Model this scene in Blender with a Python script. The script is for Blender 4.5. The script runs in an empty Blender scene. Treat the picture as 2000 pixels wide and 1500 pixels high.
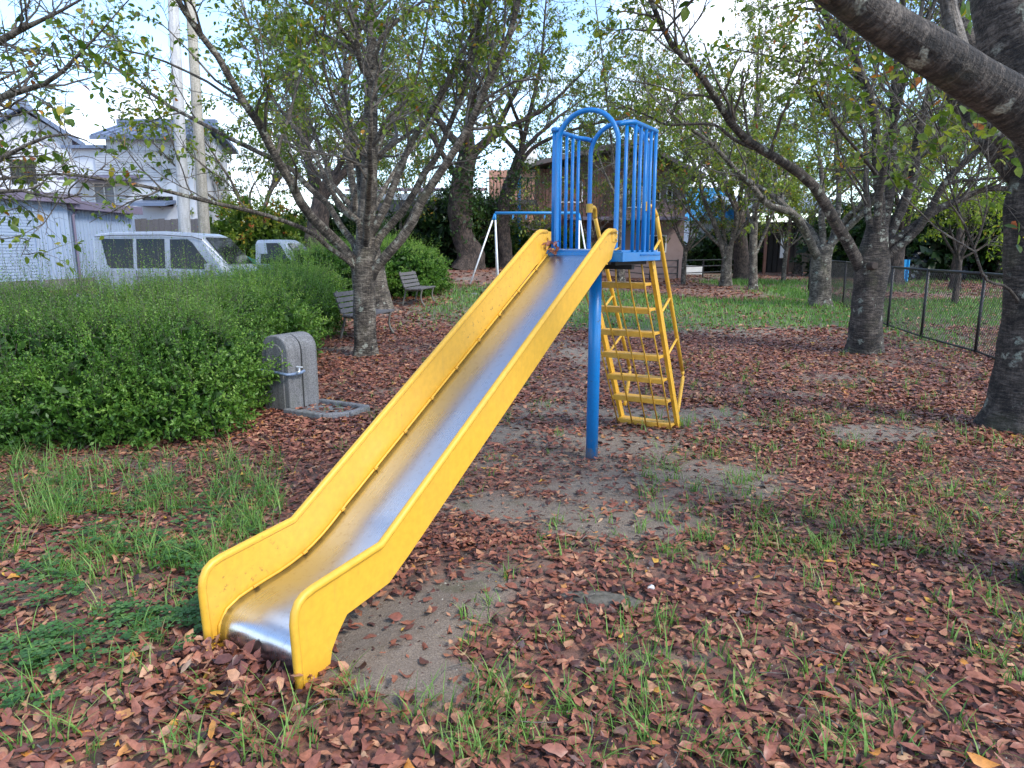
import bpy, math, random
import numpy as np
from mathutils import Vector, Matrix
R = math.radians
random.seed(7)
rng = np.random.default_rng(11)
sc = bpy.context.scene
COL = sc.collection

# ------------------------------------------------------------------ camera, world, sun, exposure
EYE = 1.55; FPX = 1350.0; PITCH = math.atan(264 / 1350.0)
cam_d = bpy.data.cameras.new('camera'); cam = bpy.data.objects.new('camera', cam_d); COL.objects.link(cam)
cam.location = (0, 0, EYE); cam.rotation_euler = (R(90) - PITCH, 0, 0)
cam_d.sensor_fit = 'HORIZONTAL'; cam_d.sensor_width = 36.0; cam_d.lens = 36.0 * FPX / 2000.0
cam_d.clip_start = 0.05; cam_d.clip_end = 2000
sc.camera = cam
SUN_EL, SUN_AZ = 44.0, 128.0          # azimuth clockwise from +Y (the way the camera looks): behind and to the right
world = bpy.data.worlds.new('World'); sc.world = world; world.use_nodes = True
wn, wl = world.node_tree.nodes, world.node_tree.links
wn.clear()
wout = wn.new('ShaderNodeOutputWorld'); bg = wn.new('ShaderNodeBackground'); bg.inputs['Strength'].default_value = 0.15
sky = wn.new('ShaderNodeTexSky'); sky.sky_type = 'NISHITA'; sky.sun_disc = False
sky.sun_elevation = R(SUN_EL); sky.sun_rotation = R(SUN_AZ); sky.air_density = 1.0; sky.dust_density = 0.3; sky.ozone_density = 3.0
tc = wn.new('ShaderNodeTexCoord'); mp = wn.new('ShaderNodeMapping'); mp.inputs['Scale'].default_value = (1.0, 1.0, 2.6)
mp.inputs['Location'].default_value = (2.3, 1.1, 0.55)
cn = wn.new('ShaderNodeTexNoise'); cn.inputs['Scale'].default_value = 2.6; cn.inputs['Detail'].default_value = 7; cn.inputs['Roughness'].default_value = 0.55
cr = wn.new('ShaderNodeValToRGB'); cr.color_ramp.elements[0].position = 0.52; cr.color_ramp.elements[1].position = 0.63
mixw = wn.new('ShaderNodeMix'); mixw.data_type = 'RGBA'
mixw.inputs['B'].default_value = (4.6, 5.0, 5.8, 1)
wl.new(tc.outputs['Generated'], mp.inputs['Vector']); wl.new(mp.outputs[0], cn.inputs['Vector'])
wl.new(cn.outputs['Fac'], cr.inputs['Fac']); wl.new(cr.outputs['Color'], mixw.inputs['Factor'])
wl.new(sky.outputs[0], mixw.inputs['A']); wl.new(mixw.outputs['Result'], bg.inputs['Color']); wl.new(bg.outputs[0], wout.inputs[0])
sun_d = bpy.data.lights.new('sun', 'SUN'); sun_d.energy = 1.5; sun_d.angle = R(16); sun_d.color = (1.0, 0.93, 0.82)
sun = bpy.data.objects.new('sun', sun_d); COL.objects.link(sun)
sun_dir = Vector((math.sin(R(SUN_AZ)) * math.cos(R(SUN_EL)), math.cos(R(SUN_AZ)) * math.cos(R(SUN_EL)), math.sin(R(SUN_EL))))
sun.rotation_euler = sun_dir.to_track_quat('Z', 'Y').to_euler()
vs = sc.view_settings; vs.view_transform = 'Standard'; vs.look = 'None'; vs.gamma = 1; vs.use_curve_mapping = False
vs.exposure = 1.55

# ------------------------------------------------------------------ measuring helpers
CP, SP = math.cos(PITCH), math.sin(PITCH)
def ray(x, y):
    a = (x - 1000) / FPX; b = -(y - 750) / FPX
    return np.array([a, CP + b * SP, -SP + b * CP])
def pt(x, y, Y):                      # the point seen at (x, y) that stands Y metres ahead
    r = ray(x, y); return np.array([0, 0, EYE]) + r * (Y / r[1])
def ss(a, b, x):
    t = np.clip((x - a) / (b - a), 0, 1); return t * t * (3 - 2 * t)
def vn(x, y, s, seed=0):              # value noise, 0..1
    x = np.asarray(x, float) * s + seed * 17.3; y = np.asarray(y, float) * s - seed * 9.1
    xi, yi = np.floor(x), np.floor(y); fx, fy = x - xi, y - yi
    fx = fx * fx * (3 - 2 * fx); fy = fy * fy * (3 - 2 * fy)
    def h(a, b):
        v = np.sin(a * 127.1 + b * 311.7 + seed * 74.7) * 43758.5453; return v - np.floor(v)
    return (h(xi, yi) * (1 - fx) + h(xi + 1, yi) * fx) * (1 - fy) + (h(xi, yi + 1) * (1 - fx) + h(xi + 1, yi + 1) * fx) * fy
def fbm(x, y, s, seed=0, o=3):
    return sum(vn(x, y, s * 2 ** k, seed + k) * 0.5 ** (k + 1) for k in range(o)) / (1 - 0.5 ** o)
# slide frame: foot F, along u, across v
F = np.array([-0.9718, 2.3517, 0.0]); U = np.array([0.5107, 0.8598, 0.0]); V = np.array([0.8598, -0.5107, 0.0])
def sl(s, t, z): return F + U * s + V * t + np.array([0, 0, z])
def G(x, y):
    x = np.asarray(x, float); y = np.asarray(y, float)
    g = 0.75 * ss(12, 30, y) * (1 - ss(0, 7, x)) * ss(-7.5, -4, x)
    near = 1 - ss(9, 16, y)
    g = g + near * (0.030 * (fbm(x, y, 0.9, 3) - 0.5) + 0.016 * (fbm(x, y, 4.0, 5) - 0.5))
    # worn hollow with a low bank of sand along the right of the slide
    s = (x - F[0]) * U[0] + (y - F[1]) * U[1]; t = (x - F[0]) * V[0] + (y - F[1]) * V[1]
    g = g + 0.035 * np.exp(-((t - 0.45) / 0.16) ** 2) * ss(-0.1, 0.25, s) * (1 - ss(1.0, 2.0, s))
    g = g - 0.02 * np.exp(-((t) / 0.3) ** 2 - ((s - 0.05) / 0.3) ** 2)
    return g
def gpt(x, y):                        # ground point seen at pixel (x, y)
    r = ray(x, y); k = EYE / max(-r[2], 1e-4)
    k = min(k, 70)
    for _ in range(60):
        P = np.array([0, 0, EYE]) + r * k; e = P[2] - float(G(P[0], P[1])); k += e * 0.6 / max(-r[2], .03) * 0.5
    return np.array([0, 0, EYE]) + r * k

# ------------------------------------------------------------------ object helpers
def tag(o, label=None, cat=None, group=None, kind=None):
    if label: o['label'] = label
    if cat: o['category'] = cat
    if group: o['group'] = group
    if kind: o['kind'] = kind
    return o
def empty(name, loc=(0, 0, 0), rz=0.0, label=None, cat=None, group=None):
    o = bpy.data.objects.new(name, None); COL.objects.link(o)
    o.location = [float(c) for c in loc]; o.rotation_euler = (0, 0, rz); o.empty_display_size = 0.2
    return tag(o, label, cat, group)
def link(name, me, mat, parent=None, keep=True):
    if mat is not None:
        me.materials.clear(); me.materials.append(mat)
    o = bpy.data.objects.new(name, me); COL.objects.link(o)
    if parent is not None:
        o.parent = parent
        if keep:                      # geometry given in world space
            o.matrix_parent_inverse = Matrix.LocRotScale(parent.location, parent.rotation_euler, None).inverted()
    return o
def npmesh(name, v, f, smooth=True, face=None, point=None):
    v = np.ascontiguousarray(v, np.float32).reshape(-1, 3); f = np.ascontiguousarray(f, np.int32)
    me = bpy.data.meshes.new(name); n = f.shape[1]
    me.vertices.add(len(v)); me.vertices.foreach_set('co', v.ravel())
    me.loops.add(f.size); me.loops.foreach_set('vertex_index', f.ravel())
    me.polygons.add(len(f)); me.polygons.foreach_set('loop_start', np.arange(0, f.size, n, dtype=np.int32))
    me.polygons.foreach_set('use_smooth', np.full(len(f), smooth, bool))
    me.update(calc_edges=True)
    for k, a in (face or {}).items():
        at = me.attributes.new(k, 'FLOAT', 'FACE'); at.data.foreach_set('value', np.ascontiguousarray(a, np.float32))
    for k, a in (point or {}).items():
        a = np.ascontiguousarray(a, np.float32)
        if a.ndim == 2:
            at = me.attributes.new(k, 'FLOAT_VECTOR', 'POINT'); at.data.foreach_set('vector', a.ravel())
        else:
            at = me.attributes.new(k, 'FLOAT', 'POINT'); at.data.foreach_set('value', a)
    return me
def nrm(a):
    return a / np.maximum(np.linalg.norm(a, axis=-1, keepdims=True), 1e-9)
def tubes(P, Rr, sides=6, rough=0.0, seed=0):
    """P (N,K,3), Rr (N,K) -> verts, faces, local coords (cos, sin, length)"""
    N, K, _ = P.shape
    T = nrm(np.gradient(P, axis=1))
    ref = np.where(np.abs(T[..., 2:3]) > 0.92, np.array([1.0, 0, 0]), np.array([0, 0, 1.0]))
    ref = np.where(np.abs(T[:, :1, 2:3]) > 0.9, np.array([1.0, 0, 0]), np.array([0, 0, 1.0])) + 0 * T
    A = nrm(np.cross(ref, T)); B = np.cross(T, A)
    th = np.arange(sides) * 2 * np.pi / sides
    c, s = np.cos(th), np.sin(th)
    L = np.concatenate([np.zeros((N, 1)), np.cumsum(np.linalg.norm(np.diff(P, axis=1), axis=2), axis=1)], axis=1)
    rad = Rr[..., None] * np.ones(sides)
    if rough > 0:
        ang = th[None, None, :] + 0 * rad; LL = L[..., None] + 0 * rad; ph = np.arange(N)[:, None, None] * 1.7 + seed
        rad = rad * (1 + rough * (np.sin(ang * 3 + LL * 2.3 + ph) * 0.45 + np.sin(ang * 5 - LL * 6.1 + ph * 2) * 0.3 + np.sin(ang * 2 + LL * 11 + ph) * 0.22 + np.sin(LL * 17 + ang + ph) * 0.2))
    X = P[:, :, None, :] + rad[..., None] * (A[:, :, None, :] * c[None, None, :, None] + B[:, :, None, :] * s[None, None, :, None])
    idx = np.arange(N * K * sides).reshape(N, K, sides)
    a = idx[:, :-1, :]; b = idx[:, 1:, :]
    f = np.stack([a, np.roll(a, -1, 2), np.roll(b, -1, 2), b], -1).reshape(-1, 4)
    loc = np.stack([c * rad, s * rad, L[..., None] + 0 * rad], -1)
    loc[..., 0] += np.arange(N)[:, None, None] * 3.1
    return X.reshape(-1, 3), f, loc.reshape(-1, 3)
def join(parts):
    vs_, fs_, ls_ = [], [], []; o = 0
    for v, f, l in parts:
        vs_.append(v); fs_.append(f + o); ls_.append(l); o += len(v)
    return np.concatenate(vs_), np.concatenate(fs_), np.concatenate(ls_)
def resample(P, Rr, K):
    P = np.asarray(P, float); Rr = np.asarray(Rr, float)
    d = np.concatenate([[0], np.cumsum(np.linalg.norm(np.diff(P, axis=0), axis=1))])
    # Catmull-Rom through the points
    t = np.linspace(0, d[-1], K); out = np.zeros((K, 3))
    Pe = np.vstack([2 * P[0] - P[1], P, 2 * P[-1] - P[-2]])
    for i, tt in enumerate(t):
        j = min(np.searchsorted(d, tt, side='right') - 1, len(P) - 2); j = max(j, 0)
        q = (tt - d[j]) / max(d[j + 1] - d[j], 1e-9)
        p0, p1, p2, p3 = Pe[j], Pe[j + 1], Pe[j + 2], Pe[j + 3]
        out[i] = 0.5 * ((2 * p1) + (-p0 + p2) * q + (2 * p0 - 5 * p1 + 4 * p2 - p3) * q * q + (-p0 + 3 * p1 - 3 * p2 + p3) * q ** 3)
    return out, np.interp(t, d, Rr)

class MB:                             # small mesh builder for man-made things
    def __init__(s): s.v = []; s.f = []
    def box(s, c, d, rz=0.0, M=None):
        o = len(s.v); hx, hy, hz = d[0] / 2, d[1] / 2, d[2] / 2
        for dx, dy, dz in ((-1, -1, -1), (1, -1, -1), (1, 1, -1), (-1, 1, -1), (-1, -1, 1), (1, -1, 1), (1, 1, 1), (-1, 1, 1)):
            p = Vector((dx * hx, dy * hy, dz * hz))
            p = (M @ p) if M is not None else Matrix.Rotation(rz, 3, 'Z') @ p
            s.v.append((p.x + c[0], p.y + c[1], p.z + c[2]))
        for q in ((0, 3, 2, 1), (4, 5, 6, 7), (0, 1, 5, 4), (1, 2, 6, 5), (2, 3, 7, 6), (3, 0, 4, 7)): s.f.append(tuple(o + k for k in q))
        return s
    def bar(s, a, b, w, h, up=(0, 0, 1)):     # box beam from a to b
        a, b = Vector([float(q) for q in a]), Vector([float(q) for q in b]); d = b - a; x = d.normalized(); up = Vector(up)
        y = up.cross(x).normalized(); z = x.cross(y)
        M = Matrix((x, y, z)).transposed()
        return s.box((a + b) / 2, (d.length, w, h), M=M)
    def tube(s, pts, r, n=10, cap=True, smooth=None):
        pts = [np.array(p, float) for p in pts]
        rr = r if hasattr(r, '__len__') else [r] * len(pts)
        if smooth:
            P, rr = resample(pts, rr, smooth)
        else: P = np.array(pts)
        v, f, _ = tubes(P[None], np.array(rr, float)[None], n)
        o = len(s.v); s.v += [tuple(q) for q in v]; s.f += [tuple(int(k) + o for k in q) for q in f]
        if cap:
            s.f.append(tuple(o + k for k in range(n))[::-1]); m = o + len(v) - n; s.f.append(tuple(m + k for k in range(n)))
        return s
    def poly(s, pts):
        o = len(s.v); s.v += [tuple(float(c) for c in p) for p in pts]; s.f.append(tuple(range(o, o + len(pts)))); return s
    def slab(s, pts, off):                    # polygon given thickness along off
        o = len(s.v); n = len(pts); off = np.array(off, float)
        s.v += [tuple(np.array(p, float)) for p in pts] + [tuple(np.array(p, float) + off) for p in pts]
        s.f.append(tuple(range(o, o + n))); s.f.append(tuple(range(o + 2 * n - 1, o + n - 1, -1)))
        for i in range(n):
            j = (i + 1) % n; s.f.append((o + j, o + i, o + n + i, o + n + j))
        return s
    def build(s, name, mat, parent=None, bevel=0.0, smooth=False, keep=True):
        me = bpy.data.meshes.new(name); me.from_pydata(s.v, [], s.f)
        import bmesh
        bm = bmesh.new(); bm.from_mesh(me); bmesh.ops.recalc_face_normals(bm, faces=bm.faces); bm.to_mesh(me); bm.free()
        if smooth: me.polygons.foreach_set('use_smooth', np.ones(len(me.polygons), bool))
        o = link(name, me, mat, parent, keep)
        if bevel:
            m = o.modifiers.new('bevel', 'BEVEL'); m.width = bevel; m.segments = 2; m.limit_method = 'ANGLE'; m.angle_limit = R(40)
        return o

# ------------------------------------------------------------------ materials
def mat_new(name):
    m = bpy.data.materials.new(name); m.use_nodes = True; nt = m.node_tree; nt.nodes.clear()
    out = nt.nodes.new('ShaderNodeOutputMaterial'); b = nt.nodes.new('ShaderNodeBsdfPrincipled'); nt.links.new(b.outputs[0], out.inputs[0])
    return m, nt, b, out
def ramp(nt, fac, stops, interp='LINEAR'):
    r = nt.nodes.new('ShaderNodeValToRGB'); e = r.color_ramp.elements; r.color_ramp.interpolation = interp
    while len(e) < len(stops): e.new(0.5)
    for q, (p, c) in zip(e, stops): q.position = p; q.color = (*c, 1) if len(c) == 3 else c
    if fac is not None: nt.links.new(fac, r.inputs['Fac'])
    return r.outputs['Color']
def coord(nt, kind='Object', scale=(1, 1, 1), attr=None):
    mp_ = nt.nodes.new('ShaderNodeMapping'); mp_.inputs['Scale'].default_value = scale
    if attr:
        a = nt.nodes.new('ShaderNodeAttribute'); a.attribute_name = attr; nt.links.new(a.outputs['Vector'], mp_.inputs['Vector'])
    else:
        t = nt.nodes.new('ShaderNodeTexCoord'); nt.links.new(t.outputs[kind], mp_.inputs['Vector'])
    return mp_.outputs[0]
def noise(nt, vec, scale, detail=4, rough=0.55):
    n = nt.nodes.new('ShaderNodeTexNoise'); n.inputs['Scale'].default_value = scale; n.inputs['Detail'].default_value = detail; n.inputs['Roughness'].default_value = rough
    if vec is not None: nt.links.new(vec, n.inputs['Vector'])
    return n.outputs['Fac']
def bump(nt, b, h, strength, dist=0.01):
    n = nt.nodes.new('ShaderNodeBump'); n.inputs['Strength'].default_value = strength; n.inputs['Distance'].default_value = dist
    nt.links.new(h, n.inputs['Height']); nt.links.new(n.outputs[0], b.inputs['Normal'])
def mixc(nt, fac, a, b, mode='MIX'):
    m = nt.nodes.new('ShaderNodeMix'); m.data_type = 'RGBA'; m.blend_type = mode
    for k, q in (('Factor', fac), ('A', a), ('B', b)):
        if isinstance(q, (int, float)): m.inputs[k].default_value = q
        elif isinstance(q, tuple): m.inputs[k].default_value = (*q, 1)
        else: nt.links.new(q, m.inputs[k])
    return m.outputs['Result']
def mth(nt, op, a, b=0.0):
    m = nt.nodes.new('ShaderNodeMath'); m.operation = op
    for k, q in enumerate((a, b)):
        if isinstance(q, (int, float)): m.inputs[k].default_value = q
        else: nt.links.new(q, m.inputs[k])
    return m.outputs[0]
def paint(name, col, rough=0.45, metal=0.0, dirt=0.35, dirtcol=(0.12, 0.09, 0.06), scale=3.0, bumpy=0.1):
    m, nt, b, _ = mat_new(name); c = coord(nt)
    n1 = noise(nt, c, scale, 6, 0.62); n2 = noise(nt, c, scale * 14, 3, 0.6)
    v = mixc(nt, ramp(nt, n2, [(0.3, (0, 0, 0)), (0.75, (1, 1, 1))]), tuple(q * 0.9 for q in col), tuple(min(q * 1.07, 1) for q in col))
    f = mth(nt, 'MULTIPLY', ramp(nt, n1, [(0.52, (0, 0, 0)), (0.8, (1, 1, 1))]), dirt)
    nt.links.new(mixc(nt, f, v, dirtcol), b.inputs['Base Color'])
    nt.links.new(ramp(nt, n1, [(0.2, (rough * .8,) * 3), (0.8, (min(rough * 1.3, 1),) * 3)]), b.inputs['Roughness'])
    b.inputs['Metallic'].default_value = metal
    bump(nt, b, n2, bumpy, 0.002)
    return m
def leafmat(name, stops, trans=0.35, rough=0.5, vein=True):
    m, nt, b, out = mat_new(name)
    a = nt.nodes.new('ShaderNodeAttribute'); a.attribute_name = 'tint'
    c = ramp(nt, a.outputs['Fac'], stops)
    n = noise(nt, coord(nt), 55, 4, .7)
    c = mixc(nt, ramp(nt, n, [(0.38, (0, 0, 0)), (0.62, (0.85,) * 3)]), c, mixc(nt, 1.0, c, (0.6, 0.6, 0.6), 'MULTIPLY'))
    nt.links.new(c, b.inputs['Base Color']); b.inputs['Roughness'].default_value = rough
    b.inputs['Specular IOR Level'].default_value = 0.35
    if trans > 0:
        t = nt.nodes.new('ShaderNodeBsdfTranslucent'); nt.links.new(mixc(nt, 1.0, c, (1.25, 1.35, 0.7), 'MULTIPLY'), t.inputs['Color'])
        mx = nt.nodes.new('ShaderNodeMixShader'); mx.inputs[0].default_value = trans
        nt.links.new(b.outputs[0], mx.inputs[1]); nt.links.new(t.outputs[0], mx.inputs[2]); nt.links.new(mx.outputs[0], out.inputs[0])
    return m
def barkmat(name, dark, mid, light, lichen=0.5, ring=1.0, seedoff=0.0):
    m, nt, b, _ = mat_new(name)
    c0 = coord(nt, attr='tuv', scale=(1, 1, 1)); cs = coord(nt, attr='tuv', scale=(3.0, 3.0, 15))
    cv = coord(nt, attr='tuv', scale=(16, 16, 2.5))
    big = noise(nt, c0, 6, 5); rings = noise(nt, cs, 3.4, 5, 0.72); fine = noise(nt, c0, 90, 3); vert = noise(nt, cv, 3, 4)
    h = mth(nt, 'ADD', mth(nt, 'MULTIPLY', rings, ring), mth(nt, 'ADD', mth(nt, 'MULTIPLY', fine, 0.35), mth(nt, 'MULTIPLY', vert, 1.3 - ring)))
    h2 = mth(nt, 'ADD', mth(nt, 'MULTIPLY', h, 0.55), mth(nt, 'MULTIPLY', big, 0.35))
    col = ramp(nt, h2, [(0.55, dark), (0.635, mid), (0.73, light)])
    if lichen > 0:
        vo = nt.nodes.new('ShaderNodeTexVoronoi'); vo.inputs['Scale'].default_value = 9; nt.links.new(mixc(nt, 0.12, c0, noise(nt, c0, 25, 2)), vo.inputs['Vector'])
        pick = nt.nodes.new('ShaderNodeSeparateColor'); nt.links.new(vo.outputs['Color'], pick.inputs[0])
        sel = mth(nt, 'GREATER_THAN', pick.outputs[0], 1 - lichen * 0.5)
        blob = ramp(nt, vo.outputs['Distance'], [(0.22, (1, 1, 1)), (0.36, (0, 0, 0))])
        f = mth(nt, 'MULTIPLY', mth(nt, 'MULTIPLY', sel, blob), ramp(nt, fine, [(0.35, (0.3,) * 3), (0.6, (1,) * 3)]))
        col = mixc(nt, f, col, ramp(nt, pick.outputs[1], [(0.2, (0.30, 0.33, 0.27)), (0.8, (0.42, 0.43, 0.36))]))
        mossf = mth(nt, 'MULTIPLY', ramp(nt, noise(nt, c0, 2.2, 3), [(0.55, (0, 0, 0)), (0.75, (1, 1, 1))]), 0.45)
        col = mixc(nt, mossf, col, (0.10, 0.11, 0.045))
    nt.links.new(col, b.inputs['Base Color']); b.inputs['Roughness'].default_value = 0.82
    bump(nt, b, h, 1.0, 0.035)
    return m
M_bark = barkmat('cherry_bark', (0.020, 0.016, 0.013), (0.095, 0.078, 0.062), (0.27, 0.235, 0.19), 0.6, 1.0)
M_barkd = barkmat('dark_cherry_bark', (0.012, 0.010, 0.009), (0.050, 0.040, 0.033), (0.15, 0.125, 0.105), 0.75, 1.0)
M_barkr = barkmat('rough_bark', (0.012, 0.009, 0.008), (0.045, 0.032, 0.026), (0.12, 0.085, 0.07), 0.0, 0.15)
M_twig = barkmat('twig_bark', (0.05, 0.043, 0.037), (0.125, 0.108, 0.092), (0.24, 0.21, 0.18), 0.0, 0.5)
CH = [(0.0, (0.045, 0.095, 0.016)), (0.35, (0.10, 0.175, 0.028)), (0.65, (0.18, 0.255, 0.038)), (0.86, (0.30, 0.33, 0.05)), (0.93, (0.42, 0.33, 0.04)), (0.975, (0.50, 0.20, 0.04)), (1.0, (0.35, 0.09, 0.04))]
M_leaf = leafmat('cherry_leaves', CH, 0.42, 0.42)
M_leafd = leafmat('dark_leaves', [(0.0, (0.012, 0.035, 0.010)), (0.5, (0.028, 0.070, 0.018)), (0.85, (0.06, 0.12, 0.03)), (1.0, (0.13, 0.17, 0.04))], 0.3, 0.4)
M_leafy = leafmat('yellow_green_leaves', [(0.0, (0.10, 0.16, 0.02)), (0.5, (0.22, 0.30, 0.03)), (0.9, (0.38, 0.42, 0.05)), (1.0, (0.55, 0.38, 0.05))], 0.5, 0.45)
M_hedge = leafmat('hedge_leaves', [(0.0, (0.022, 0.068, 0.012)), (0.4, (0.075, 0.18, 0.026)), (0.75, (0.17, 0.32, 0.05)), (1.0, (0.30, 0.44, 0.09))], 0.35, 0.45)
M_litter = leafmat('fallen_leaves', [(0.0, (0.045, 0.022, 0.020)), (0.2, (0.12, 0.050, 0.043)), (0.45, (0.235, 0.086, 0.060)), (0.70, (0.37, 0.145, 0.088)), (0.88, (0.50, 0.26, 0.15)), (0.94, (0.11, 0.08, 0.088)), (0.965, (0.46, 0.28, 0.16)), (0.985, (0.55, 0.22, 0.045)), (1.0, (0.58, 0.36, 0.06))], 0.06, 0.42)
M_grass = leafmat('grass_blades', [(0.0, (0.05, 0.14, 0.025)), (0.5, (0.16, 0.33, 0.065)), (0.85, (0.28, 0.44, 0.11)), (1.0, (0.45, 0.40, 0.20))], 0.35, 0.5)
M_clover = leafmat('clover_leaves', [(0.0, (0.03, 0.10, 0.025)), (0.6, (0.08, 0.20, 0.05)), (1.0, (0.17, 0.30, 0.08))], 0.3, 0.5)
M_yellow = paint('yellow_paint', (0.66, 0.37, 0.035), 0.42, 0, 0.22, (0.34, 0.19, 0.05), 2.2, .03)
def chips(m, col, lo=.70, sc_=34):
    nt = m.node_tree; b = next(n for n in nt.nodes if n.type == 'BSDF_PRINCIPLED'); src = b.inputs['Base Color'].links[0].from_socket
    f = mth(nt, 'MULTIPLY', ramp(nt, noise(nt, coord(nt), sc_, 5, .75), [(lo - .02, (0, 0, 0)), (lo + .03, (1, 1, 1))]), ramp(nt, noise(nt, coord(nt), 1.7, 3), [(.50, (0, 0, 0)), (.66, (1, 1, 1))]))
    st = mth(nt, 'MULTIPLY', ramp(nt, noise(nt, coord(nt, scale=(14, 14, 1.2)), 2.5, 4, .6), [(.58, (0, 0, 0)), (.78, (1, 1, 1))]), .22)
    nt.links.new(mixc(nt, f, mixc(nt, st, src, (.30, .19, .07)), col), b.inputs['Base Color'])
chips(M_yellow, (.09, .05, .03), .62)
M_yellowd = paint('worn_yellow_paint', (0.60, 0.33, 0.035), 0.5, 0, 0.55, (0.16, 0.09, 0.04), 9)
M_blue = paint('blue_paint', (0.003, 0.175, 0.50), 0.32, 0, 0.12, (0.10, 0.13, 0.16), 6)
def wear_base(m):
    nt = m.node_tree; b = next(n for n in nt.nodes if n.type == 'BSDF_PRINCIPLED'); l = b.inputs['Base Color'].links[0]; src = l.from_socket
    sp = nt.nodes.new('ShaderNodeSeparateXYZ'); nt.links.new(coord(nt), sp.inputs[0]); z = ramp(nt, sp.outputs['Z'], [(0.0, (1, 1, 1)), (0.42, (0, 0, 0))])
    f = ramp(nt, mth(nt, 'ADD', mth(nt, 'MULTIPLY', z, .55), noise(nt, coord(nt), 22, 6, .7)), [(.90, (0, 0, 0)), (1.0, (.65,) * 3)]); nt.links.new(mixc(nt, f, src, (.20, .20, .19)), b.inputs['Base Color'])
wear_base(M_blue); chips(M_blue, (.05, .07, .10), .64)
M_white = paint('white_paint', (0.72, 0.74, 0.76), 0.45, 0, 0.2)
M_black = paint('black_coated_steel', (0.018, 0.018, 0.020), 0.45, 0, 0.1)
M_dark = paint('dark_recess', (0.012, 0.012, 0.012), 0.8, 0, 0.0)
M_red = paint('red_paint', (0.45, 0.02, 0.03), 0.5)
M_rubber = paint('tyre_rubber', (0.015, 0.015, 0.016), 0.8)
def steelmat():
    m, nt, b, _ = mat_new('worn_stainless_steel'); c = coord(nt, scale=(1, 1, 1))
    n1 = noise(nt, c, 4, 6, 0.65); n3 = noise(nt, c, 38, 4, 0.7)
    u = nt.nodes.new('ShaderNodeAttribute'); u.attribute_name = 'tuv'
    mp_ = nt.nodes.new('ShaderNodeMapping'); mp_.inputs['Scale'].default_value = (160, 2.0, 1); nt.links.new(u.outputs['Vector'], mp_.inputs['Vector'])
    streak = noise(nt, mp_.outputs[0], 1.0, 4, 0.6)
    col = mixc(nt, mth(nt, 'MULTIPLY', ramp(nt, n3, [(0.55, (0, 0, 0)), (0.72, (1, 1, 1))]), 0.35), (0.55, 0.585, 0.64), (0.28, 0.23, 0.19))  # slight blue of the reflected sky is tinted into the steel's base colour
    nt.links.new(col, b.inputs['Base Color']); b.inputs['Metallic'].default_value = 1.0
    nt.links.new(mth(nt, 'ADD', mth(nt, 'MULTIPLY', n1, 0.16), mth(nt, 'ADD', 0.14, mth(nt, 'MULTIPLY', streak, 0.16))), b.inputs['Roughness'])
    bump(nt, b, streak, 0.05, 0.001)
    return m
M_steel = steelmat()
def concretemat(name, a, b_, sc_=60):
    m, nt, b, _ = mat_new(name); c = coord(nt)
    n = noise(nt, c, sc_, 3, 0.7); n2 = noise(nt, c, 3, 5); n4 = noise(nt, coord(nt, scale=(9, 9, 0.8)), 2, 4)
    col = mixc(nt, ramp(nt, n, [(0.35, (0, 0, 0)), (0.65, (1, 1, 1))]), a, b_)
    col = mixc(nt, mth(nt, 'MULTIPLY', ramp(nt, n4, [(0.45, (0, 0, 0)), (0.7, (1, 1, 1))]), 0.5), col, tuple(q * 0.45 for q in a))
    col = mixc(nt, mth(nt, 'MULTIPLY', ramp(nt, n2, [(0.5, (0, 0, 0)), (0.7, (1, 1, 1))]), 0.35), col, (0.10, 0.105, 0.06))
    nt.links.new(col, b.inputs['Base Color']); b.inputs['Roughness'].default_value = 0.9; bump(nt, b, n, 0.4, 0.004)
    return m
M_conc = concretemat('weathered_concrete', (0.09, 0.09, 0.092), (0.25, 0.25, 0.26), 90)
M_stone = concretemat('pale_stone', (0.26, 0.24, 0.20), (0.42, 0.39, 0.34), 25)
M_wood = paint('weathered_wood', (0.105, 0.10, 0.105), 0.8, 0, 0.6, (0.04, 0.035, 0.03), 12, 0.5)
M_iron = paint('old_cast_iron', (0.13, 0.125, 0.11), 0.7, 0, 0.5, (0.06, 0.045, 0.03), 9, 0.4)
def glassmat(name, col=(0.008, 0.011, 0.013)):
    m, nt, b, _ = mat_new(name); b.inputs['Base Color'].default_value = (*col, 1); b.inputs['Roughness'].default_value = 0.06
    b.inputs['Specular IOR Level'].default_value = 0.35; return m
M_glass = glassmat('dark_window_glass')
M_silver = paint('pale_car_paint', (0.25, 0.285, 0.34), 0.25, 0.1, 0.08)
M_cab = paint('white_car_paint', (0.34, 0.38, 0.44), 0.25, 0.0, 0.1)

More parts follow.
